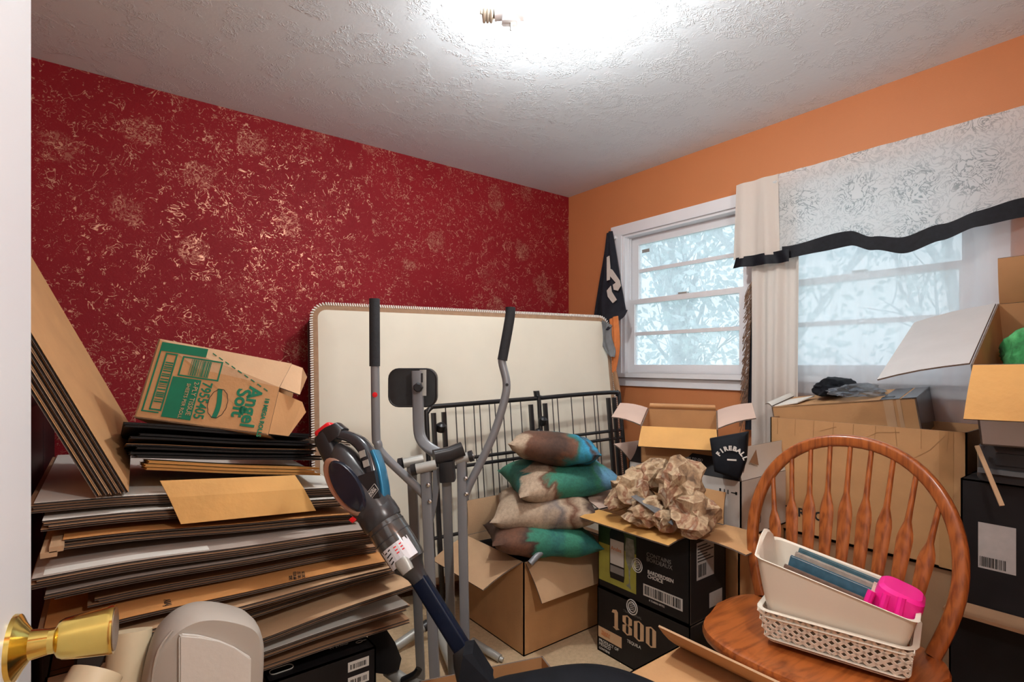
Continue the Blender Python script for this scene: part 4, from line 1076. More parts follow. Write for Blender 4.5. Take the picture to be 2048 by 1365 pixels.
# ------------------------------------------------------------------ black bottle cartons
bx0, by1 = 1.645, 1.555
def west(x, y, z): return mloc(x, y, z, WEST)          # local x -> -y, local y -> +x
Q = carton('liquor_carton', 'black carton lettered 1800 standing on the carpet', west(bx0, by1, 0), .445, .235, .268, {}, out=BLKB, inn=BLKB, closed=True)
def qf(u, v, d=.0008): return frame((u, -d, v), (1, 0, 0), ez=(0, 0, 1)) @ Matrix.Rotation(R(90), 4, 'X')
def gothic(ch, u, v, w, h):
    """angular digit of the carton lettering, built from flat strokes"""
    b = BM(); st = w * .34; y = -.0012
    def poly(*p): panel(b, [(u + a * w, y, v + c * h) for a, c in p], .0008)
    def ring(v0, v1):
        m = (v0 + v1) / 2; e = .10
        poly((.0, v0 + e), (.36, v0 + e * .9), (.36, v1 - e * .9), (.0, v1 - e)); poly((.64, v0 + e * .9), (1, v0 + e), (1, v1 - e), (.64, v1 - e * .9))
        poly((.0, v0 + e), (.5, v0 - .02), (1, v0 + e), (.64, v0 + e * .9), (.5, v0 + e * .5), (.36, v0 + e * .9))
        poly((.0, v1 - e), (.36, v1 - e * .9), (.5, v1 - e * .5), (.64, v1 - e * .9), (1, v1 - e), (.5, v1 + .02))
    if ch == '1':
        poly((.32, .10), (.70, .10), (.70, .92), (.32, .82)); poly((.0, .80), (.32, .82), (.70, .92), (.52, 1.03), (.12, .97)); poly((.14, .06), (.51, -.04), (.88, .06), (.70, .10), (.32, .10))
    elif ch == '8': ring(.0, .53); ring(.49, 1.0)
    else: ring(.0, 1.0)
    return ob('digit', b, INKTAN, Q, smooth=False)
for k_, ch in enumerate('1800'): gothic(ch, .080 + k_ * .0575, .126, .047, .076)
b = BM(); panel(b, [(.006, -.0008, .060), (.132, -.0008, .060), (.132, -.0008, .104), (.006, -.0008, .104)], .0006); lp = ob('tan_label', b, INKTAN, Q, smooth=False)
text_mesh('print', 'TEQUILA\nRESERVA', .012, qf(.024, .084, .0018), mat('orange_ink', (.6, .2, .06), .6), lp)
text_mesh('print', 'PRODUCT OF\nMEXICO', .017, qf(.010, .041), INKW, Q)
text_mesh('print', 'CONTIENE', .012, qf(.010, .010), INKW, Q)
text_mesh('print', 'TEQUILA', .017, qf(.16, .098), INKW, Q)
text_mesh('print', 'TRADICIONAL', .014, qf(.14, .212), mat('dim_ink', (.12, .11, .10), .6), Q)
def crest(par, u, v, r):
    b = BM()
    for rr in (r, r * .68): sweep(b, [(u + rr * math.cos(a), -.0012, v + rr * 1.1 * math.sin(a)) for a in [2 * math.pi * i / 24 for i in range(24)]], circ(r * .09, 4), ref=(0, 1, 0), closed=True)
    for k in range(4): bar(b, (u - r * .4, -.0012, v - r * .4 + k * r * .27), (u + r * .4, -.0012, v - r * .3 + k * r * .27), r * .10, .001, (0, 0, 1))
    return ob('crest', b, INKW, par)
crest(Q, .185, .245, .026)
b = BM(); tube(b, [(.30, -.004, .05), (.335, -.004, .06)], .010, 10); lathe
ob('cap_print', b, BLK, Q)
wz = .2695
Wn = carton('wine_carton', 'open black wine carton with bottle picture stacked on the 1800 carton', west(bx0 + .004, by1 - .002, wz), .440, .230, .315,
            {'front': (96, .115, [BLKB, GOLD, LINER], .0, .004), 'right': (94, .20, [BLKB, KRAFT, LINER]), 'left': (78, .16, [BLKB, PINKB, LINER]), 'back': (12, .12, [BLKB, KRAFT, LINER])}, out=BLKB, inn=KRAFT_IN)
def wrect(nm, u0, u1, v0, v1, m, d=.0008, par=None):
    b = BM(); panel(b, [(u0, -d, v0), (u1, -d, v0), (u1, -d, v1), (u0, -d, v1)], .0005); return ob(nm, b, m, par or Wn, smooth=False)
LIME = mat('lime_print', (.34, .33, .055), .6, var=.15, scale=20)
wrect('picture_ground', .004, .200, .030, .185, LIME)
DKGR = mat('dark_green_print', (.03, .07, .02), .5, var=.3, scale=30)
wrect('picture_top', .004, .200, .1851, .31, DKGR)
b = BM(); panel(b, [(.068, -.0016, .055), (.138, -.0016, .055), (.142, -.0016, .075), (.142, -.0016, .24), (.122, -.0016, .28), (.122, -.0016, .31), (.086, -.0016, .31), (.086, -.0016, .28), (.064, -.0016, .24), (.064, -.0016, .075)], .0005); bt_ = ob('bottle_picture', b, BLKC, Wn, smooth=False)
wrect('bottle_label', .068, .139, .115, .215, INKW, .0024, bt_); wrect('bottle_label', .068, .139, .08, .108, mat('grey_ink', (.25, .24, .23), .6), .0024, bt_)
text_mesh('print', 'Andes', .022, qf(.072, .172, .0030), mat('orange_ink', (.6, .2, .06), .6), bt_)
b = BM()
gl = [(.176, .04), (.186, .05), (.166, .062), (.163, .12), (.150, .15), (.146, .20), (.152, .24), (.188, .24), (.194, .20), (.190, .15), (.172, .12), (.170, .065)]
panel(b, [(u, -.0016, v) for u, v in gl[:1] + [(.150, .05)] + gl[2:]], .0005); ob('glass_picture', b, mat('glass_print', (.22, .24, .20), .4, var=.4, scale=50), Wn, smooth=False)
crest(Wn, .205, .145, .024)
text_mesh('print', 'CONTAINS\nBORDEAUX', .022, qf(.250, .195), mat('dim_ink2', (.20, .19, .18), .6), Wn)
text_mesh('print', 'BARDERDSEN\nCHOICE', .019, qf(.255, .130), INKW, Wn, offset=.0004)
bl_ = wrect('barcode_label', .235, .410, .040, .085, INKW)
b = BM(); stripes(b, .242, .403, .046, .080, 26, False, lambda u, v: Vector((u, -.0016, v)), rnd=random.Random(9)); ob('bars', b, INKB, bl_, smooth=False)
text_mesh('print', '0 7540033 09752', .010, qf(.262, .026), INKW, Wn)
# labels on the south face of the wine carton (local x = .44 side)
def srect(nm, u0, u1, v0, v1, m, par, d=.0008, X=.440):
    b = BM(); panel(b, [(X + d, u0, v0), (X + d, u1, v0), (X + d, u1, v1), (X + d, u0, v1)], .0005); return ob(nm, b, m, par, smooth=False)
GREYL = mat('grey_label', (.42, .39, .37), .6, var=.08, scale=40)
srect('shipping_label', .040, .150, .150, .285, GREYL, Wn); srect('side_label', .120, .205, .030, .085, GREYL, Wn)
b = BM(); stripes(b, .050, .100, .160, .205, 9, False, lambda u, v: Vector((.4418, u, v)), rnd=random.Random(12))
for k in range(6): bx(b, .4412, .4418, .045, .145 - .02 * (k % 3), .215 + k * .011, .219 + k * .011)
ob('bars', b, INKB, Wn, smooth=False)

# crumpled packing paper in it
CR = [ramp_mat('crumpled_paper_%d' % k, [(.3, (.14, .085, .05)), (.43, (.34, .22, .125)), (.53, (.50, .37, .23)), (.62, (.28, .13, .07)), (.7, (.46, .37, .27))], 16, k + 2, bump=.2, detail=4) for k in range(3)]
def wad(px, py, Z, r, sx, sy, sz, seed, label):
    b = BM(); bmesh.ops.create_icosphere(b, subdivisions=3, radius=1)
    for v in b.verts:
        n_ = (v.co.normalized() + Vector([.14 * noise.noise(v.co * 6 + Vector((i_ * 9, seed, 0))) for i_ in range(3)])); p = n_ * 2.1 + Vector((seed * 7.3, 0, 0))
        d = 1 + .55 * noise.noise(p * .8) + .22 * (1 - 2 * abs(noise.noise(p * 1.5))) + .05 * noise.noise(p * 4)
        v.co = Vector((n_.x * sx, n_.y * sy, n_.z * sz)) * d * r
    c = at(px, py, Z); bmesh.ops.translate(b, vec=c, verts=b.verts)
    mesh_thing('packing_paper', b, CR[seed % 3], tuple(c), label, 'paper', 'crumpled packing paper in the wine carton', angle=16)
wad(1360, 968, 1.99, .085, 1, .8, 1.0, 1, 'tall peak of crumpled pale packing paper in the middle of the wine carton')
wad(1265, 985, 2.10, .085, 1, .8, .9, 2, 'crumpled brown packing paper at the left end of the wine carton')
wad(1310, 950, 2.12, .070, 1.1, .8, .8, 3, 'crumpled packing paper with red print at the back of the wine carton')
wad(1392, 1030, 1.86, .080, 1.1, .8, .75, 4, 'crumpled packing paper hanging over the right corner of the wine carton')
wad(1300, 1022, 2.00, .075, 1.3, .7, .55, 5, 'flat crumpled packing paper at the front edge of the wine carton')
wad(1340, 1040, 1.93, .055, 1.3, .7, .6, 6, 'small crumpled packing paper on the golden flap')
wad(1230, 1003, 2.12, .035, 1.2, .8, .6, 7, 'small blue-white paper scrap at the left flap of the wine carton')
b = BM(); pts = [at(1262, 994, 1.97), at(1276, 990, 2.02), at(1352, 1040, 1.90), at(1345, 1052, 1.86)]; panel(b, pts, .002)
mesh_thing('magazine', b, mat('magazine_edge', (.16, .17, .18), .3, var=.3), tuple(pts[0]), 'dark glossy magazine wedged between crumpled paper', 'magazine', smooth=False)

# ------------------------------------------------------------------ white carton and the tan carton above it
carton('moving_box', 'plain brown carton on the floor under the white carton', west(1.935, 1.62, 0), .53, .36, .525, {}, closed=True)
WC = carton('white_carton', 'white carton with a black printed flap behind the packing paper', west(1.93, 1.625, .527), .545, .375, .222,
            {'front': (-32, .085, [BLKB, WHITEB, LINER], -.004), 'right': (-6, .125, [WHITEB, WHITEB, LINER]), 'left': (60, .12, [WHITEB, PINKB, LINER])}, out=mat('white_carton_paper', (.60, .55, .50), .6, var=.05), inn=KRAFT_IN)
text_mesh('print', '■ ↑↑ →', .020, qf(.44, .155), INKB, WC) if False else None
b = BM()
for k, u in enumerate((.455, .475, .490)): bx(b, u, u + (.008 if k == 0 else .004), -.0012, -.0004, .165, .182)
bx(b, .505, .530, -.0012, -.0004, .172, .176); bx(b, .522, .530, -.0012, -.0004, .168, .180)
ob('arrow_print', b, INKB, WC, smooth=False)
fh_ = math.radians(-32)
text_mesh('print', 'GLOW WINES TO GO\nTEL 800 555', .016, Matrix.Translation((.20, .032, .222 + .047)) @ Matrix.Rotation(R(90 - 32), 4, 'X'), mat('grey_ink2', (.35, .34, .33), .6), WC)
b = BM(); panel(b, [(.5462, .06, .29), (.5462, .13, .27), (.5462, .11, .335)], .0005); ob('triangle_print', b, BROWNK, WC, smooth=False)
b = BM(); sweep(b, [(.5462, .12 + x, .09 + y) for x, y in rrect(.05, .10, .008, 2)], circ(.0012, 4), ref=(1, 0, 0), closed=True); ob('lock_symbol', b, INKB, WC)
# tan carton on top, tilted a little towards the room
fl, fr_, bl2 = at(1281, 853, 2.31), at(1436, 860, 2.20), at(1322, 818, 2.56)
ex = (fr_ - fl); wB = ex.length; yv = bl2 - fl; dB = yv.length
MBx = frame(fl, ex, ey=yv); hB = .165
MBx = MBx @ Matrix.Translation((0, 0, -hB))
carton('small_open_carton', 'open tan carton with golden flap resting on the white carton', MBx, wB, dB * .97, hB,
       {'front': (128, .105, [KRAFT, GOLD, LINER], .006), 'left': (80, .13, [KRAFT, PINKB, LINER], -.02), 'right': (74, .15, [KRAFT, PINKB, LINER], -.02), 'back': (6, .025, None)}, inn=KRAFT)
# black shirt bag beside it
b = BM(); p = [at(1418, 878, 2.06), at(1496, 864, 2.00), at(1492, 925, 1.99), at(1478, 962, 1.985), at(1428, 945, 2.02)]
c = sum(p, Vector()) / 5
n_ = 20
outl = [p[i].lerp(p[(i + 1) % 5], k / 4) for i in range(5) for k in range(4)]
inward = Vector((.9, .35, 0)).normalized()
loft(b, [[c + (q - c) * s + inward * d for q in outl] for s, d in ((.82, -.012), (.97, 0), (1, .02), (.95, .05), (.7, .065))])
mesh_thing('black_bag', b, BLKCL, tuple(c), 'black cloth bag lettered in white inside the white carton', 'bag', angle=60)
bagO = bpy.data.objects['black_bag']; INV[bagO.name] = Matrix.Translation(-c)
# arched lettering
fa = frame(c - inward * .0145, (p[1] - p[0]).normalized() + Vector((0, 0, -.35)), ez=(0, 0, 1))
for k, ch in enumerate('FIREBALL'):
    a = R(150 - k * 17)
    M = fa @ Matrix.Translation((.004 + .046 * math.cos(a), 0, -.024 + .052 * math.sin(a))) @ Matrix.Rotation(R(90), 4, 'X') @ Matrix.Rotation(a - R(90), 4, 'Z')
    text_mesh('letter', ch, .023, M, INKW, bagO, offset=.0012, align='CENTER', world=True)
b = BM(); bar(b, fa @ Vector((-.010, -.001, -.010)), fa @ Vector((.022, -.001, -.006)), .006, .001, (0, 0, 1)); ob('underline_print', b, INKW, bagO, world=True)

# ------------------------------------------------------------------ cartons behind the chair
carton('moving_box', 'brown carton on the floor behind the wooden chair', west(2.30, 1.12, 0), .63, .34, .495, {}, closed=True, out=BROWNK)
SB = carton('storage_carton', 'large creased tan carton standing upright behind the wooden chair', west(2.285, 1.145, .50), .66, .355, .470, {}, inn=KRAFT_IN, out=KRAFT)
text_mesh('print', 'STORAGE', .050, qf(.020, .068), INKB, SB, offset=.0012)
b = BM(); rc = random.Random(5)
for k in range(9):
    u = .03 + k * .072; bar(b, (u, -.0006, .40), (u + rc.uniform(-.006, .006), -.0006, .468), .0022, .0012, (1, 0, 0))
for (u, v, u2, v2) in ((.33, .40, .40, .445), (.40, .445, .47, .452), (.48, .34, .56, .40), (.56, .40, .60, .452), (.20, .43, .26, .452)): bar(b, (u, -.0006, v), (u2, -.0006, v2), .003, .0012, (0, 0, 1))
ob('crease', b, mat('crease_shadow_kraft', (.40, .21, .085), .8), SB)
b = BM(); panel(b, [(.585, -.0008, .0), (.625, -.0008, .0), (.625, -.0008, .468), (.585, -.0008, .468)], .0006); ob('clear_tape', b, mat('packing_tape', (.46, .25, .11), .25, var=.08), SB, smooth=False)
# tilted carton resting in / on it
c1, c2, c3 = at(1543, 815, 2.36), at(1832, 796, 1.98), at(1890, 766, 2.20)
ex = c2 - c1; wC = ex.length; yv = c3 - c2; dC = min(yv.length, .29)
MC = frame(c1, ex, ey=yv) @ Matrix.Translation((0, 0, -.17))
CC = carton('taped_carton', 'tilted tan carton with black tape lying on the creased carton', MC, wC, dC, .17, {'left': (70, .03, [KRAFT, WHITEB, LINER])}, closed=True, out=KRAFT, inn=KRAFT)
BTAPE = mat('black_tape', (.035, .042, .055), .22, var=.4, scale=30)
b = BM(); bx(b, wC * .78, wC * .90, .0, dC * .98, .1702, .1712); ob('black_tape', b, BTAPE, CC)
b = BM(); bx(b, wC * .915, wC * 1.001, -.001, dC * .98, .1702, .1716); bx(b, wC + .0005, wC + .0015, -.001, dC * .98, .02, .1716); ob('black_tape', b, BTAPE, CC)
b = BM(); bx(b, wC * .80, wC * .86, -.0016, -.0006, .0, .168); bx(b, wC * .88, wC * .905, -.0016, -.0006, .0, .168); ob('clear_tape', b, KRAFT2, CC)
b = BM(); sweep(b, [(wC * .815 + x, .05 + y, .1712) for x, y in rrect(.04, .035, .003, 1)], circ(.0012, 4), ref=(0, 0, 1), closed=True); ob('square_print', b, INKB, CC)
b = BM(); panel(b, [(.005, .02, .172), (.10, .025, .180), (.13, .16, .186), (.02, .17, .176)], .004); ob('loose_flap', b, WHITEB, CC, smooth=False)
# black bag and clear plastic on top of it, by the curtain
def blob(name, c, sx, sy, sz, seed, m, label, cat, amp=.25, freq=1.6, rot=0):
    b = BM(); bmesh.ops.create_icosphere(b, subdivisions=4, radius=1)
    for v in b.verts:
        n_ = v.co.normalized(); q = n_ * freq + Vector((seed * 5.1, 1, 2))
        d = 1 + amp * noise.noise(q) + amp * .5 * noise.noise(q * 2.7)
        v.co = Vector((n_.x * sx, n_.y * sy, max(n_.z, -.55) * sz)) * d
    bmesh.ops.rotate(b, cent=(0, 0, 0), matrix=Matrix.Rotation(R(rot), 3, 'Z'), verts=b.verts)
    bmesh.ops.translate(b, vec=Vector(c), verts=b.verts)
    return mesh_thing(name, b, m, tuple(c), label, cat, angle=60)
blob('black_bag', MC @ Vector((.20, dC * .78, .200)), .16, .07, .05, 1, BLKCL, 'black plastic bag on the taped carton below the sheer curtain', 'bag')
CLEARP = glass_mat('clear_plastic', (.80, .84, .88), .45, (.55, .60, .66))
blob('clear_plastic_bag', MC @ Vector((.30, dC * .45, .192)), .13, .09, .030, 4, CLEARP, 'clear plastic wrap on the taped carton', 'plastic bag', amp=.4, freq=2.6)

# ------------------------------------------------------------------ big open carton at the right with the green plush
dA, dB_ = at(1941, 731, 1.50), at(1996, 608, 1.78)       # near / far end of its left rim
dx = Vector((.04, -1, .02)).normalized(); yv = dB_ - dA
MDx = frame(dA, dx, ey=yv); dD = (dB_ - MDx.translation).length; hD = .26; wD = .46
MDx = MDx @ Matrix.Translation((0, 0, -hD))
WHG = mat('white_lined_board', (.50, .49, .48), .55, var=.04)
carton('plush_carton', 'tilted open carton with a green plush inside at the right edge', MDx, wD, dD, hD,
       {'front': (128, .165, [WHG, GOLD, LINER], .010), 'left': (103, .235, [WHG, WHG, LINER], .004), 'back': (-4, .16, [KRAFT, KRAFT_IN, LINER], -.01)}, inn=KRAFT_IN, out=WHG)
gc = MDx @ Vector((wD * .50, dD * .55, hD - .10))
GRNP = ramp_mat('green_plush', [(.3, (.01, .06, .02)), (.5, (.03, .22, .06)), (.7, (.10, .45, .16))], 9, 3, rough=.95, bump=.8)
b = BM(); bmesh.ops.create_icosphere(b, subdivisions=5, radius=1)
for v in b.verts:
    n_ = v.co.normalized(); d = 1 + .14 * noise.noise(n_ * 2) + .05 * noise.noise(n_ * 9)
    v.co = Vector((n_.x * .20, n_.y * .17, n_.z * .13)) * d
bmesh.ops.transform(b, matrix=MDx.to_3x3().to_4x4(), verts=b.verts); bmesh.ops.translate(b, vec=gc, verts=b.verts)
mesh_thing('plush_toy', b, GRNP, tuple(gc), 'fuzzy green plush inside the tilted carton at the right edge', 'plush toy', angle=80)
b = BM(); ip = MDx @ Vector((wD * .42, dD * .12, hD - .10))
b2 = frame(ip, dx, ez=(.1, .1, 1)); bx(b, 0, .14, 0, .10, 0, .14); bmesh.ops.transform(b, matrix=b2, verts=b.verts)
mesh_thing('small_box', b, KRAFT, tuple(ip), 'small tan box in front of the green plush', 'box', smooth=False)
# white bin behind, under the white flap
t = thing('white_bin', 'glossy white plastic bin behind the tilted carton near the window', 'bin', loc=(2.45, .38, .86))
b = BM(); loft(b, [[(2.525 + x * s, .30 + y * s, z) for x, y in rrect(.22, .34, .04, 4)] for z, s in ((.86, .88), (1.12, 1.0), (1.135, 1.04), (1.14, 1.04))]); ob('body', b, mat('glossy_white', (.72, .72, .74), .2, var=.03, coat=.4), t, world=True)
b = BM(); loft(b, [[(2.525 + x * s, .30 + y * s, z) for x, y in rrect(.22, .34, .04, 4)] for z, s in ((1.1405, 1.05), (1.155, 1.05), (1.160, .98))]); ob('lid', b, mat('glossy_white', (.72, .72, .74), .2), t, world=True)
carton('moving_box', 'dark carton under the white bin by the window wall', west(2.40, .480, 0), .54, .24, .855, {}, closed=True, out=BLKB)

# black cartons / electronics at the right edge
DG = mat('dark_grey_plastic', (.040, .042, .046), .32, var=.2, scale=10)
pr = thing('printer', 'dark grey printer stacked below the tilted carton at the right edge', 'printer', loc=(2.12, .43, .84))
b = BM(); loft(b, [[(2.26 + x * s, .20 + y * s, z) for x, y in rrect(.30, .46, .03, 3)] for z, s in ((.845, .98), (.855, 1), (.945, 1), (.955, .97))]); ob('body', b, DG, pr, world=True)
b = BM(); bx(b, 2.095, 2.109, .0, .42, .872, .886); ob('paper_tray', b, mat('tray_grey', (.11, .115, .12), .35), pr, world=True)
b = BM(); bx(b, 2.100, 2.109, .05, .38, .900, .935); ob('front_panel', b, BLK, pr, world=True)
BC = carton('black_carton', 'black carton with a pale barcode label at the right edge beside the chair', west(2.14, .47, .45), .58, .24, .39, {}, out=BLKB, inn=BLKB, closed=True)
pl = [atx(p_[0], p_[1], 2.138) for p_ in ((1958, 1046), (2032, 1058), (2032, 1150), (1956, 1135))]
def loc_bc(p): return Vector((.47 - p.y, -.0008, p.z - .45))
us = [loc_bc(p) for p in pl]; u0, u1 = min(u.x for u in us), max(u.x for u in us); v0, v1 = min(u.z for u in us), max(u.z for u in us)
b = BM(); panel(b, [(u0, -.0008, v0), (u1, -.0008, v0), (u1, -.0008, v1), (u0, -.0008, v1)], .0005); lb_ = ob('shipping_label', b, GREYL, BC, smooth=False)
b = BM(); stripes(b, u0 + .004, u1 - .02, v0 + .006, v0 + .036, 18, False, lambda u, v: Vector((u, -.0016, v)), rnd=random.Random(21)); ob('bars', b, INKB, lb_, smooth=False)
carton('black_carton', 'lowest black carton on the floor at the right edge', west(2.10, .49, 0), .62, .28, .445, {}, out=BLKB, inn=BLKB, closed=True)
b = BM(); bx(b, 2.03, 2.135, -.12, .49, .446, .4495 + .006); mesh_thing('shelf_board', b, BROWNK, (2.03, .18, .446), 'brown board lying between the black cartons at the right edge', 'board', smooth=False)
b = BM(); tube(b, [(2.05, .10, .47), (2.05, .18, .475)], .012, 10); mesh_thing('chrome_knob', b, CHROME, (2.05, .14, .458), 'small chrome handle lying on the brown board at the right edge', 'handle')
# slanted loose cardboard flap edge
p0, p1 = at(1950, 892, 1.60), at(2000, 1012, 1.50)
b = BM(); dv = Vector((.006, -.009, .002)); panel(b, [p0, p1, p1 + dv, p0 + dv], .005); mesh_thing('loose_cardboard', b, KRAFT2, tuple(p1), 'slanted loose cardboard strip in front of the dark printer', 'cardboard', smooth=False)

# ------------------------------------------------------------------ hoop-back wooden chair
t = thing('windsor_chair', 'honey oak hoop-back chair with arrow spindles holding a white bin', 'chair', loc=(1.52, .645, 0))
cyc = .650
SZ = .452
def backx(z): return 1.685 + (z - SZ) * .19
def hoop_pt(th):   # th 0..pi from left base to right base
    c = math.cos(th); s = math.sin(th)
    y = cyc + .272 * math.copysign(abs(c) ** .92, c); z = SZ + .21 + .305 * s ** .95
    return y, z
pts = []
for k in range(7):
    f_ = k / 7; y = cyc + .225 + .047 * math.sin(f_ * math.pi / 2); z = SZ + .0 + .21 * f_; pts.append(Vector((backx(z), y, z)))
for k in range(33):
    th = math.pi * k / 32; y, z = hoop_pt(th); pts.append(Vector((backx(z), y, z)))
for k in range(6, -1, -1):
    f_ = k / 7; y = cyc - .225 - .047 * math.sin(f_ * math.pi / 2); z = SZ + .21 * f_; pts.append(Vector((backx(z), y, z)))
b = BM(); sweep(b, pts, rrect(.026, .036, .010, 3), ref=(1, 0, 0)); ob('hoop', b, OAK, t, world=True)
# spindles
sp_prof = [(0, .0075), (.10, .010), (.30, .0145), (.52, .0185), (.61, .0195), (.65, .017), (.72, .0085), (.80, .0075), (1.0, .0068)]
for k in range(9):
    f_ = (k - 4) / 4
    yb_ = cyc + .165 * f_; yt = cyc + .222 * f_
    c_ = max(-1, min(1, (yt - cyc) / .272)); th = math.acos(c_); _, zt_ = hoop_pt(th); zt_ -= .010
    A, Bp = Vector((backx(SZ) - .010, yb_, SZ - .005)), Vector((backx(zt_), yt, zt_))
    b = BM(); rings = []
    for s, w in sp_prof:
        p = A.lerp(Bp, s); dpt = .0055 if .2 < s < .66 else .0070
        rings.append([(p.x + dpt * v, p.y + w * u, p.z) for u, v in circ(1, 10)])
    loft(b, rings); ob('spindle', b, OAK, t, world=True)
# seat: saddle outline
def seat_outline(s=1.0, dz=0):
    out = []
    cx_ = 1.525
    for k in range(36):
        a = 2 * math.pi * k / 36; c, s_ = math.cos(a), math.sin(a)
        wx = .222 * math.copysign(abs(c) ** .62, c); wy = (.265 if c < 0 else .285) * math.copysign(abs(s_) ** .66, s_)
        if c < -.6: wx -= .016 * (1 - abs(s_))
        out.append((cx_ + wx * s, cyc + wy * s, SZ + dz + .010 * max(0, -c) * (1 - abs(s_)) * 0))
    return out
b = BM(); loft(b, [seat_outline(.90, -.040), seat_outline(.985, -.028), seat_outline(1.0, -.014), seat_outline(.985, -.002), seat_outline(.93, .0), seat_outline(.80, -.006), seat_outline(.5, -.012), seat_outline(.15, -.013)]); ob('seat', b, OAKY, t, world=True)
for sx, sy in ((-1, 1), (-1, -1), (1, 1), (1, -1)):
    A = Vector((1.525 + sx * .140, cyc + sy * .165, SZ - .030)); Bp = Vector((1.525 + sx * .195, cyc + sy * .225, .0))
    b = BM(); n = 14; rad = [.012, .014, .019, .021, .019, .014, .018, .0215, .021, .018, .016, .015, .013, .011]
    rings = [];
    for i in range(n):
        p = A.lerp(Bp, i / (n - 1)); rings.append([(p.x + rad[i] * u, p.y + rad[i] * v, p.z) for u, v in circ(1, 12)])
    loft(b, rings); ob('leg', b, OAK, t, world=True)
for sy in (1, -1):
    b = BM(); tube(b, [(1.525 - .172, cyc + sy * .20, .19), (1.525, cyc + sy * .20, .19), (1.525 + .172, cyc + sy * .20, .19)], .010, 10); ob('stretcher', b, OAK, t, world=True)
b = BM(); tube(b, [(1.525, cyc - .195, .19), (1.525, cyc + .195, .19)], .010, 10); ob('stretcher', b, OAK, t, world=True)

# ------------------------------------------------------------------ lattice basket with the ivory bin on the seat
k0, k1 = atz(1532, 1280, SZ + .003), atz(1812, 1366, SZ + .003)
kex = (k1 - k0); KL = kex.length; kex.normalize(); kd = Vector((-kex.y, kex.x, 0))
if kd.x < 0: kd = -kd
KD = .17; KH = .092
MKb = Matrix((kex, kd, Vector((0, 0, 1)))).transposed().to_4x4(); MKb.translation = Vector((k0.x, k0.y, SZ + .003))
t = thing('lattice_basket', 'ivory plastic lattice basket standing on the chair seat', 'basket', M=MKb)
def kring(z, g, r=.02):
    return [(x + KL / 2, y + KD / 2, z) for x, y in rrect(KL + 2 * g, KD + 2 * g, r + max(g, 0) * .5, 3)]
b = BM(); loft(b, [kring(0, 0), kring(.003, .001)]); ob('base', b, BIN, t)
b = BM()
for z, g in ((.010, .002), (KH - .006, .018)): sweep(b, kring(z, g), rrect(.003, .014, .001, 1), ref=(0, 0, 1), closed=True)
ob('rim', b, BIN, t)
def gz(z): return .018 * z / KH
def lattice(P, L):   # P(s, z)
    b = BM(); n = max(3, int(L / .024)); st_ = L / n
    for k in range(-3, n + 1):
        for sgn in (1, -1):
            z0, z1 = .012, KH - .008; run = st_ * 3.2
            s0 = k * st_ if sgn > 0 else k * st_ + run; s1 = s0 + sgn * run
            f0, f1 = 0.0, 1.0
            for lim in (0.0, L):
                pass
            def clip(s0, s1):
                lo, hi = 0.0, 1.0; d = s1 - s0
                for (lim, up) in ((0, False), (L, True)):
                    tt = (lim - s0) / d
                    if (d > 0) == up: hi = min(hi, tt)
                    else: lo = max(lo, tt)
                return lo, hi
            lo, hi = clip(s0, s1)
            if hi - lo < .08: continue
            a_, c_ = P(s0 + (s1 - s0) * lo, z0 + (z1 - z0) * lo), P(s0 + (s1 - s0) * hi, z0 + (z1 - z0) * hi)
            sweep(b, [a_, c_], rrect(.0085, .0022, .0008, 1), ref=P(.5 * L, .05, True))
    return b
def fr(s, z, nrm=False): return Vector((1, 0, 0)) if nrm else Vector((s * (KL + 2 * gz(z)) / KL - gz(z), -gz(z), z))
def bk(s, z, nrm=False): return Vector((1, 0, 0)) if nrm else Vector((s * (KL + 2 * gz(z)) / KL - gz(z), KD + gz(z), z))
def lf_(s, z, nrm=False): return Vector((0, 1, 0)) if nrm else Vector((-gz(z), s * (KD + 2 * gz(z)) / KD - gz(z), z))
def rt_(s, z, nrm=False): return Vector((0, 1, 0)) if nrm else Vector((KL + gz(z), s * (KD + 2 * gz(z)) / KD - gz(z), z))
for P, L in ((fr, KL), (bk, KL), (lf_, KD), (rt_, KD)):
    ob('lattice_wall', lattice(P, L), BIN, t)
# ivory bin nested in the basket: tall at its left end
t = thing('storage_bin', 'ivory plastic bin with a raised handle end nested in the lattice basket', 'bin', M=MKb @ Matrix.Translation((0, 0, .014)))
ZB0 = .060
def rimz(u): return .205 - .062 * u
def dense(pts, k=8):
    out = []
    for i in range(len(pts)):
        a, c = Vector(pts[i]), Vector(pts[(i + 1) % len(pts)]); m = k if (c - a).length > .05 else 1
        out += [a.lerp(c, j / m) for j in range(m)]
    return out
def bring(f, g, n=5):
    out = []
    for x, y in dense(rrect(KL + 2 * g, KD + 2 * g, .022, n)):
        u = (x + KL / 2) / KL; out.append((x + KL / 2, y + KD / 2, ZB0 + (rimz(u) - ZB0) * f + (.045 * max(0, 1 - abs(y) / (KD * .42)) ** .35 * f if u < .12 else 0)))
    return out
b = BM(); loft(b, [bring(0, .0), bring(.5, .012), bring(1, .022), bring(1.02, .027), bring(1.03, .024), bring(1.0, .017), bring(.5, .009), bring(.06, -.004)])
ob('body', b, BIN, t)
b = BM(); sweep(b, bring(-.04, .012), rrect(.004, .012, .0015, 1), ref=(0, 0, 1), closed=True); ob('lip', b, BIN, t)
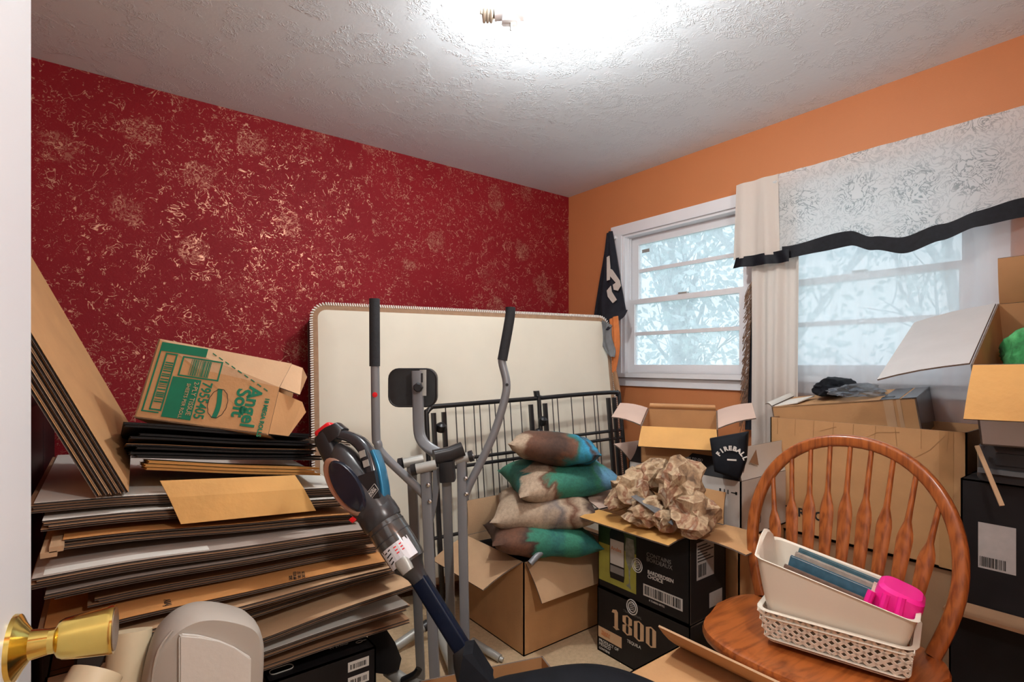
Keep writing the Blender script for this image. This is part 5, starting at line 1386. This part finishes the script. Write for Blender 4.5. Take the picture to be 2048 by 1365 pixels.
# things in the bin
BKS = [((.05, .050, .62, .16, .010), (.20, .13, .10), 'brown booklet at the front of the ivory bin'), ((.07, .072, .70, .18, .013), (.05, .13, .19), 'blue book with pale edge in the ivory bin'),
       ((.09, .098, .66, .185, .012), (.42, .37, .32), 'pale book at the middle of the ivory bin'), ((.10, .122, .72, .19, .012), (.08, .17, .21), 'blue-green magazine at the back of the ivory bin')]
for (u, y, u2, h, th), c, lb in BKS:
    x0_, x1_ = u * KL, (u + u2) * KL
    M = MKb @ Matrix.Translation((x0_, y, .116)) @ Matrix.Rotation(R(13), 4, 'Y')
    tb = thing('book', lb, 'book', M=M, group='books in the ivory bin')
    w = x1_ - x0_; hh = h - .078
    b = BM(); bx(b, 0, w, 0, .0015, 0, hh); bx(b, 0, w, th - .0015, th, 0, hh); bx(b, 0, .0015, .0015, th - .0015, 0, hh); ob('cover', b, mat('book_' + str(y), c, .35, var=.3, scale=40), tb, smooth=False)
    b = BM(); bx(b, .002, w - .003, .0016, th - .0016, .001, hh - .003); ob('pages', b, mat('paper_pages', (.62, .58, .52), .8), tb, smooth=False)
pk = MKb @ Matrix.Translation((KL * .87, KD * .52, .098))
t = thing('pink_container', 'hot pink plastic container with moulded ridges at the right end of the ivory bin', 'container', M=pk)
b = BM(); rings = [[(x * s, y * s, z) for x, y in rrect(.10, .115, .03, 4)] for z, s in ((0, .8), (.03, .95), (.07, 1.0), (.088, .96), (.096, .80))]; loft(b, rings); bmesh.ops.rotate(b, cent=(0, 0, 0), matrix=Matrix.Rotation(R(18), 3, 'Y'), verts=b.verts); ob('body', b, PINK, t)
for k in range(3):
    b = BM(); tube(b, [(-.042 + k * .03, -.058, .01), (-.040 + k * .032, -.060, .05), (-.03 + k * .03, -.052, .085)], .009, 8, smooth=3); ob('ridge', b, PINK, t)
b = BM(); bx(b, -.055, -.045, -.05, .05, .0, .082); bmesh.ops.rotate(b, cent=(-.05, 0, 0), matrix=Matrix.Rotation(R(15), 3, 'Y'), verts=b.verts); bmesh.ops.transform(b, matrix=pk, verts=b.verts)
mesh_thing('paper_packet', b, PINKB, tuple(pk @ Vector((-.05, 0, 0))), 'pink-white paper packet beside the hot pink container', 'packet', smooth=False)

# ------------------------------------------------------------------ cartons and bags at the bottom edge
cA, cB = atz(1085, 1313, .30), atz(838, 1363, .30)
ex = (cA - cB); wq = ex.length; ex.normalize(); yv = Vector((-ex.y, ex.x, 0))
Mq = frame(cB - yv * .36, ex, ez=(0, 0, 1)); Mq.translation.z = 0
carton('open_carton', 'open tan carton at the bottom edge holding the vacuum foot', Mq, wq, .36, .30, {}, inn=KRAFT)
# dark bag bulging over it
bc = at(1150, 1400, 1.22)
b = BM(); n = 40; rings = []
for i in range(n + 1):
    u = i / n; x = (u - .5) * .50
    hgt = .062 * (max(0, 1 - abs(2 * u - 1) ** 2.2)) ** .6; row = []
    for k in range(16):
        a = 2 * math.pi * k / 16; c, s = math.cos(a), math.sin(a)
        z = hgt * s * (1.0 if s > 0 else .6) + .006 * math.sin(3 * a + 9 * u) * (hgt / .06)
        row.append(bc + rdir * x + vdir * (c * .11 * (hgt / .062 + .05)) + Vector((0, 0, z - .012)))
    rings.append(row)
loft(b, rings); mesh_thing('black_bag', b, BLKCL, tuple(bc), 'smooth black bag bulging up at the bottom edge of the photo', 'bag', angle=80)
b = BM(); q = [at(915, 1372, 1.16), at(926, 1312, 1.18), at(945, 1308, 1.19), at(985, 1372, 1.17)]; loft(b, [[p for p in q], [p + vdir * .06 for p in q]]); mesh_thing('black_strap', b, BLKCL, tuple(q[0]), 'black strap end beside the vacuum foot', 'strap', smooth=False)
# carton at lower right with an upright flap
cN, cW = atz(1358, 1290, .42), atz(1263, 1345, .42)
xe, yn = cN.x, (cN.y + cW.y) / 2
LQ = carton('low_carton', 'tan carton at the bottom edge in front of the chair with one flap standing', mloc(xe - .50, yn - .50, 0), .50, .50, .42, {'right': (-48, .135, [KRAFT, KRAFT, KRAFT2], -.002)}, closed=True, inn=KRAFT)

# ------------------------------------------------------------------ bottom left clutter
# beige padded seat back with a pale panel
t = thing('padded_seat', 'beige padded seat back with a pale fabric panel at the bottom left', 'seat', loc=tuple(Vector((aty(405, 1300, 1.22).x, 1.22, 0))))
BEIGE = mat('beige_vinyl', (.42, .38, .33), .55, var=.05, scale=6, bump=.1)
PALE = mat('pale_fabric', (.62, .59, .54), .7, var=.04, scale=10, bump=.15, bscale=90)
out_px = [(270, 1480), (290, 1362), (310, 1300), (345, 1258), (385, 1236), (425, 1230), (470, 1236), (510, 1250), (527, 1275), (530, 1330), (520, 1480)]
sm = smooth_path([aty(px, py, 1.20) for px, py in out_px], 4)
c = sum(sm, Vector()) / len(sm)
b = BM(); loft(b, [[c + (p - c) * s + Vector((0, d, 0)) for p in sm] for s, d in ((.90, -.012), (.975, .0), (1, .025), (1, .05), (.95, .085), (.85, .10))]); ob('back_pad', b, BEIGE, t, world=True, angle=60)
pp = [aty(px, py, 1.178) for px, py in ((358, 1480), (358, 1275), (362, 1271), (400, 1274), (440, 1285), (470, 1298), (503, 1318), (500, 1480))]
b = BM(); panel(b, pp[::-1], .012); bmesh.ops.bevel(b, geom=b.edges[:], offset=.003, segments=2, affect='EDGES'); ob('pale_panel', b, PALE, t, world=True)
b = BM(); tube(b, [aty(345, 1262, 1.195), aty(318, 1300, 1.192), aty(305, 1362, 1.19), aty(300, 1470, 1.19)], .0025, 6, smooth=3); ob('seam', b, BEIGE, t, world=True)
b = BM(); bx(b, .06, .28, 1.20, 1.42, 0, .46); ob('base', b, BEIGE, t, world=True)
# beige mailing tubes
for (a, c_, r, y, lb) in (((262, 1262), (238, 1480), .036, 1.30, 'beige cardboard tube standing behind the door knob'), ((195, 1345), (120, 1480), .040, 1.16, 'shorter beige tube lying beside the door knob')):
    p0, p1 = aty(*a, y), aty(*c_, y - .05)
    d = (p1 - p0).normalized(); p1 = p0 + d * (p0.z / max(.2, -d.z)) if d.z < 0 else p1
    p1 = p0 + d * ((p0.z - .03) / -d.z)
    b = BM(); tube(b, [p0, p1], r, 18); mesh_thing('cardboard_tube', b, mat('beige_tube', (.60, .50, .33), .5, var=.08, scale=10), tuple(p1), lb, 'tube')
b = BM(); hp = [aty(px, py, 1.30) for px, py in ((150, 1300), (175, 1270), (205, 1268), (216, 1300), (196, 1340), (150, 1362))]
c = sum(hp, Vector()) / 6
loft(b, [[c + (p - c) * s + Vector((0, d, 0)) for p in smooth_path(hp + [hp[0]], 4)[:-1]] for s, d in ((.8, -.015), (1, 0), (1, .06), (.8, .08))])
mesh_thing('black_case', b, BLK, tuple(c), 'glossy black case just right of the brass door knob', 'case', angle=60)
carton('moving_box', 'low brown carton on the carpet below the door knob clutter', mloc(-.10, 1.13, 0), .14, .40, .52, {}, closed=True, out=BROWNK)

# ------------------------------------------------------------------ curtains and blanket at the window
CX_ = X1 - .10
t = thing('curtain_rod', 'white curtain rod above the sheer curtain', 'curtain rod', loc=(CX_, .7, 2.085))
b = BM(); tube(b, [(CX_, 1.49, 2.085), (CX_, .02, 2.085)], .009, 10); ob('rod', b, TRIMW, t, world=True)
for y in (1.47, .05):
    b = BM(); bx(b, CX_, X1 - .019, y - .008, y + .008, 2.075, 2.095); ob('bracket', b, TRIMW, t, world=True)
def cloth(name, y0, y1, z_top, z_bot, x0, amp, waves, m, label, cat, ny=90, nz=24, seed=0, fold=None, thick=.0, gather=.0):
    """hanging fabric: z_bot is a number or f(y); folds deepen downwards"""
    b = BM(); g = []
    for i in range(ny + 1):
        row = []
        for j in range(nz + 1):
            u, v = i / ny, j / nz
            y = y0 + (y1 - y0) * u; zb = z_bot(y) if callable(z_bot) else z_bot
            z = z_top + (zb - z_top) * v
            a = amp * (.45 + .75 * v)
            x = x0 - a * (math.sin(u * waves * 2 * math.pi + seed) + .45 * math.sin(u * waves * 4.7 * math.pi + 2 * seed + v * 1.3)) - (.012 * math.exp(-((v - .06) / .05) ** 2))
            x += .35 * a * noise.noise(Vector((u * waves * 1.4, v * 2.5, seed)))
            yy = y + gather * math.sin(v * math.pi) * (u - .5)
            row.append(b.verts.new((x, yy, z)))
        g.append(row)
    for i in range(ny):
        for j in range(nz): b.faces.new((g[i][j], g[i + 1][j], g[i + 1][j + 1], g[i][j + 1]))
    base = (x0, (y0 + y1) / 2, min(v.co.z for v in b.verts))
    return mesh_thing(name, b, m, base, label, cat, angle=180)
SHEER = cloth_thin_mat('sheer_white', (.86, .90, .94), .42, .75)
VAL = cloth_thin_mat('damask_white', (.80, .83, .84), .05, .45, pattern=True)
PANELM = cloth_thin_mat('ivory_curtain', (.74, .68, .62), .0, .25)
cloth('sheer_curtain', 1.27, .05, 2.085, .72, CX_ + .015, .010, 7, SHEER, 'white sheer curtain over the right window half', 'curtain', ny=140, nz=20, seed=1)
cloth('ivory_curtain', 1.415, 1.18, 2.075, .72, CX_ - .012, .015, 1.9, PANELM, 'ivory opaque curtain panel at the left of the sheer curtain', 'curtain', ny=70, seed=2)
def vbot(y):
    pts_ = [(-.2, 1.735), (.25, 1.735), (.40, 1.745), (.52, 1.735), (.63, 1.705), (.75, 1.675), (.86, 1.705), (.95, 1.740), (1.08, 1.735), (1.25, 1.725), (1.60, 1.715)]
    for (a, za), (c, zc) in zip(pts_, pts_[1:]):
        if a <= y <= c: k = (y - a) / (c - a); k = k * k * (3 - 2 * k); return za + (zc - za) * k
    return 1.72
XV = CX_ - .045
vl = thing('valance', 'white damask valance with a black band above the sheer curtain', 'valance', loc=(XV, .7, 1.7))
def vsurf(y, v, top, bot, off=0.0, seed=3.0):
    u = (1.30 - y) / 1.3; a = .006 * (.5 + .6 * v)
    z = top + (bot - top) * v
    x = XV + off - a * (math.sin(u * 75) * math.exp(-v * 2.5) * .8 + math.sin(u * 22 + 1) * .9) - .010 * math.exp(-(((z - 2.085)) / .018) ** 2)
    return Vector((x, y, z))
def vmesh(y0, y1, ztop, zb0, zb1, off, m, nm, ny=170, nz=22):
    b = BM(); g = []
    for i in range(ny + 1):
        y = y0 + (y1 - y0) * i / ny; row = []
        tt, bb = ztop(y), zb0(y)
        for j in range(nz + 1): 
            z = tt + (bb - tt) * j / nz; v = (2.12 - z) / (2.12 - 1.68)
            p = vsurf(y, v, 2.12, 1.68, off); p.z = z; row.append(b.verts.new(p))
        g.append(row)
    for i in range(ny):
        for j in range(nz): b.faces.new((g[i][j], g[i + 1][j], g[i + 1][j + 1], g[i][j + 1]))
    return ob(nm, b, m, vl, world=True, angle=180)
BANDC = mat('black_satin_band', (.007, .008, .012), .6, spec=.2, var=.4, scale=60)
vmesh(1.36, .02, lambda y: 2.122, lambda y: vbot(y) + .005, None, 0, VAL, 'fabric')
vmesh(1.245, .02, lambda y: vbot(y) + .042 + .006 * math.sin(y * 20), lambda y: vbot(y) - .022, None, -.004, BANDC, 'black_band', nz=6)
b = BM(); g = []
tl = thing('valance', 'left tail of the valance with a black hem over the ivory curtain', 'valance', loc=(XV, 1.36, 1.7))
def tail(y0, y1, zt, zb, off, m, nm, nz=16):
    b = BM(); g = []
    for i in range(41):
        y = y0 + (y1 - y0) * i / 40; row = []
        for j in range(nz + 1):
            v = j / nz; z = zt + (zb - zt) * v + .012 * (y - 1.35) * 3 * v
            row.append(b.verts.new((XV - .018 + off - .010 * math.sin((y - 1.2) * 60 + v) * (.5 + v * .6), y + .02 * v * (1 if y > 1.34 else -.2), z)))
        g.append(row)
    for i in range(40):
        for j in range(nz): b.faces.new((g[i][j], g[i + 1][j], g[i + 1][j + 1], g[i][j + 1]))
    return ob(nm, b, m, tl, world=True, angle=180)
TAILM = cloth_thin_mat('ivory_tail', (.72, .66, .60), .0, .25)
tail(1.475, 1.26, 2.12, 1.735, 0, TAILM, 'fabric'); tail(1.475, 1.205, 1.745, 1.690, -.004, BANDC, 'black_hem', 4)

# fleece blanket hung as a curtain: left side of the window
bz = lambda pts_, x: [atx(px, py, x) for px, py in pts_]
t = thing('blanket_curtain', 'dark fleece blanket with white lettering hanging at the left of the window', 'blanket', loc=tuple(atx(1215, 640, 2.66)))
NAVY = mat('navy_fleece', (.010, .012, .020), .9, var=.3, scale=30, bump=.4, bscale=60)
BWH = mat('fleece_white', (.62, .56, .50), .9, var=.06, scale=30, bump=.3)
BOR = mat('fleece_orange', (.58, .18, .05), .9, var=.15, scale=20, bump=.3)
BGR = mat('fleece_grey', (.16, .17, .18), .85, var=.3, scale=20)
def drape(nm, left, right, x, m, par, bulge=.02, n=10, x2=None):
    """cloth strip between two pixel polylines with folds in depth"""
    x2 = x if x2 is None else x2
    def ln(P): return smooth_path([atx(px, py, x + (x2 - x) * i / (len(P) - 1)) for i, (px, py) in enumerate(P)], 5)
    L_, R_ = ln(left), ln(right)
    k = min(len(L_), len(R_)); b = BM(); g = []
    for i in range(k):
        row = []
        for j in range(n + 1):
            u = j / n; p = L_[i].lerp(R_[i], u); p.x -= bulge * math.sin(u * math.pi) + .006 * math.sin(u * 11 + i * .15)
            row.append((p, p + Vector((.006, 0, 0))))
        g.append([(b.verts.new(a), b.verts.new(c)) for a, c in row])
    for i in range(k - 1):
        for j in range(n):
            b.faces.new((g[i][j][0], g[i][j + 1][0], g[i + 1][j + 1][0], g[i + 1][j][0])); b.faces.new((g[i][j][1], g[i + 1][j][1], g[i + 1][j + 1][1], g[i][j + 1][1]))
    for i in range(k - 1):
        for j in (0, n): b.faces.new((g[i][j][0], g[i + 1][j][0], g[i + 1][j][1], g[i][j][1]))
    return ob(nm, b, m, par, world=True, angle=180)
drape('back_fold', [(1214, 468), (1207, 520), (1197, 580), (1188, 640), (1185, 700)], [(1222, 462), (1222, 520), (1215, 580), (1208, 640), (1205, 700)], 2.70, NAVY, t, .008)
main = drape('front_fold', [(1216, 468), (1210, 520), (1205, 570), (1201, 605), (1203, 632)], [(1223, 462), (1233, 520), (1241, 565), (1249, 605), (1253, 622)], 2.675, NAVY, t, .012, x2=2.60)
drape('lower_tip', [(1203, 630), (1206, 645), (1212, 652), (1214, 660)], [(1253, 620), (1246, 634), (1232, 645), (1216, 661)], 2.59, NAVY, t, .012, x2=2.47)
drape('orange_fold', [(1219, 640), (1222, 680), (1224, 710), (1225, 745)], [(1234, 632), (1238, 680), (1237, 710), (1231, 745)], 2.50, BOR, t, .010, x2=2.475)
drape('grey_fold', [(1204, 640), (1202, 670), (1205, 690), (1219, 712)], [(1222, 650), (1222, 675), (1230, 700), (1229, 715)], 2.485, BGR, t, .010, x2=2.455)
drape('hanging_end', [(1225, 745), (1228, 765), (1232, 785)], [(1231, 742), (1236, 765), (1240, 785)], 2.475, BROWNK, t, .004, n=4)
LET = [[(1214, 515), (1219, 512), (1221, 535), (1220, 560), (1214, 562)], [(1219, 537), (1225, 540), (1240, 562), (1242, 572), (1236, 582), (1228, 580), (1226, 570), (1232, 566), (1219, 551)],
       [(1214, 582), (1222, 572), (1224, 584), (1234, 600), (1226, 607), (1216, 594)]]
for poly in LET:
    pp = [atx(px, py, 2.655 - (py - 465) / 165 * .072) for px, py in poly]
    b = BM(); panel(b, pp, .003); ob('letter_patch', b, BWH, main, world=True, smooth=False)
b = BM(); lathe(b, [(0, 0), (.012, 0), (.006, .008), (.014, .016), (.012, .026), (0, .028)], 16); mesh_thing('tieback_knob', b, mat('clear_knob', (.75, .76, .78), .12, var=.05), (0, 0, 0), 'small clear knob on the upper left window casing', 'knob', M=frame(atx(1232, 476, X1 - .0185), (0, 1, 0), ez=(-1, 0, 0)))
# right hand blanket edge with fringe
t = thing('blanket_curtain', 'dark blanket edge with brown fringe hanging beside the ivory curtain', 'blanket', loc=tuple(atx(1500, 800, 2.67)))
drape('dark_edge', [(1507, 545), (1502, 620), (1500, 700), (1494, 780), (1490, 860)], [(1520, 540), (1520, 620), (1520, 700), (1520, 780), (1520, 860)], 2.70, NAVY, t, .006)
FR = mat('brown_fringe', (.20, .12, .08), .9, var=.5, scale=90)
b = BM(); rf = random.Random(4)
for k in range(150):
    py = 560 + 275 * k / 150; px = 1506 - 12 * k / 150
    ln_ = rf.uniform(8, 17)
    p0 = atx(px, py, 2.69); p1 = atx(px - ln_ * .55, py + 10, 2.675 - rf.uniform(0, .01)); p2 = atx(px - ln_, py + 20 + rf.uniform(0, 14), 2.68)
    tube(b, [p0, p1, p2], .0021, 4, smooth=2)
f_ = ob('fringe', b, FR, t, world=True); f_['kind'] = 'stuff'
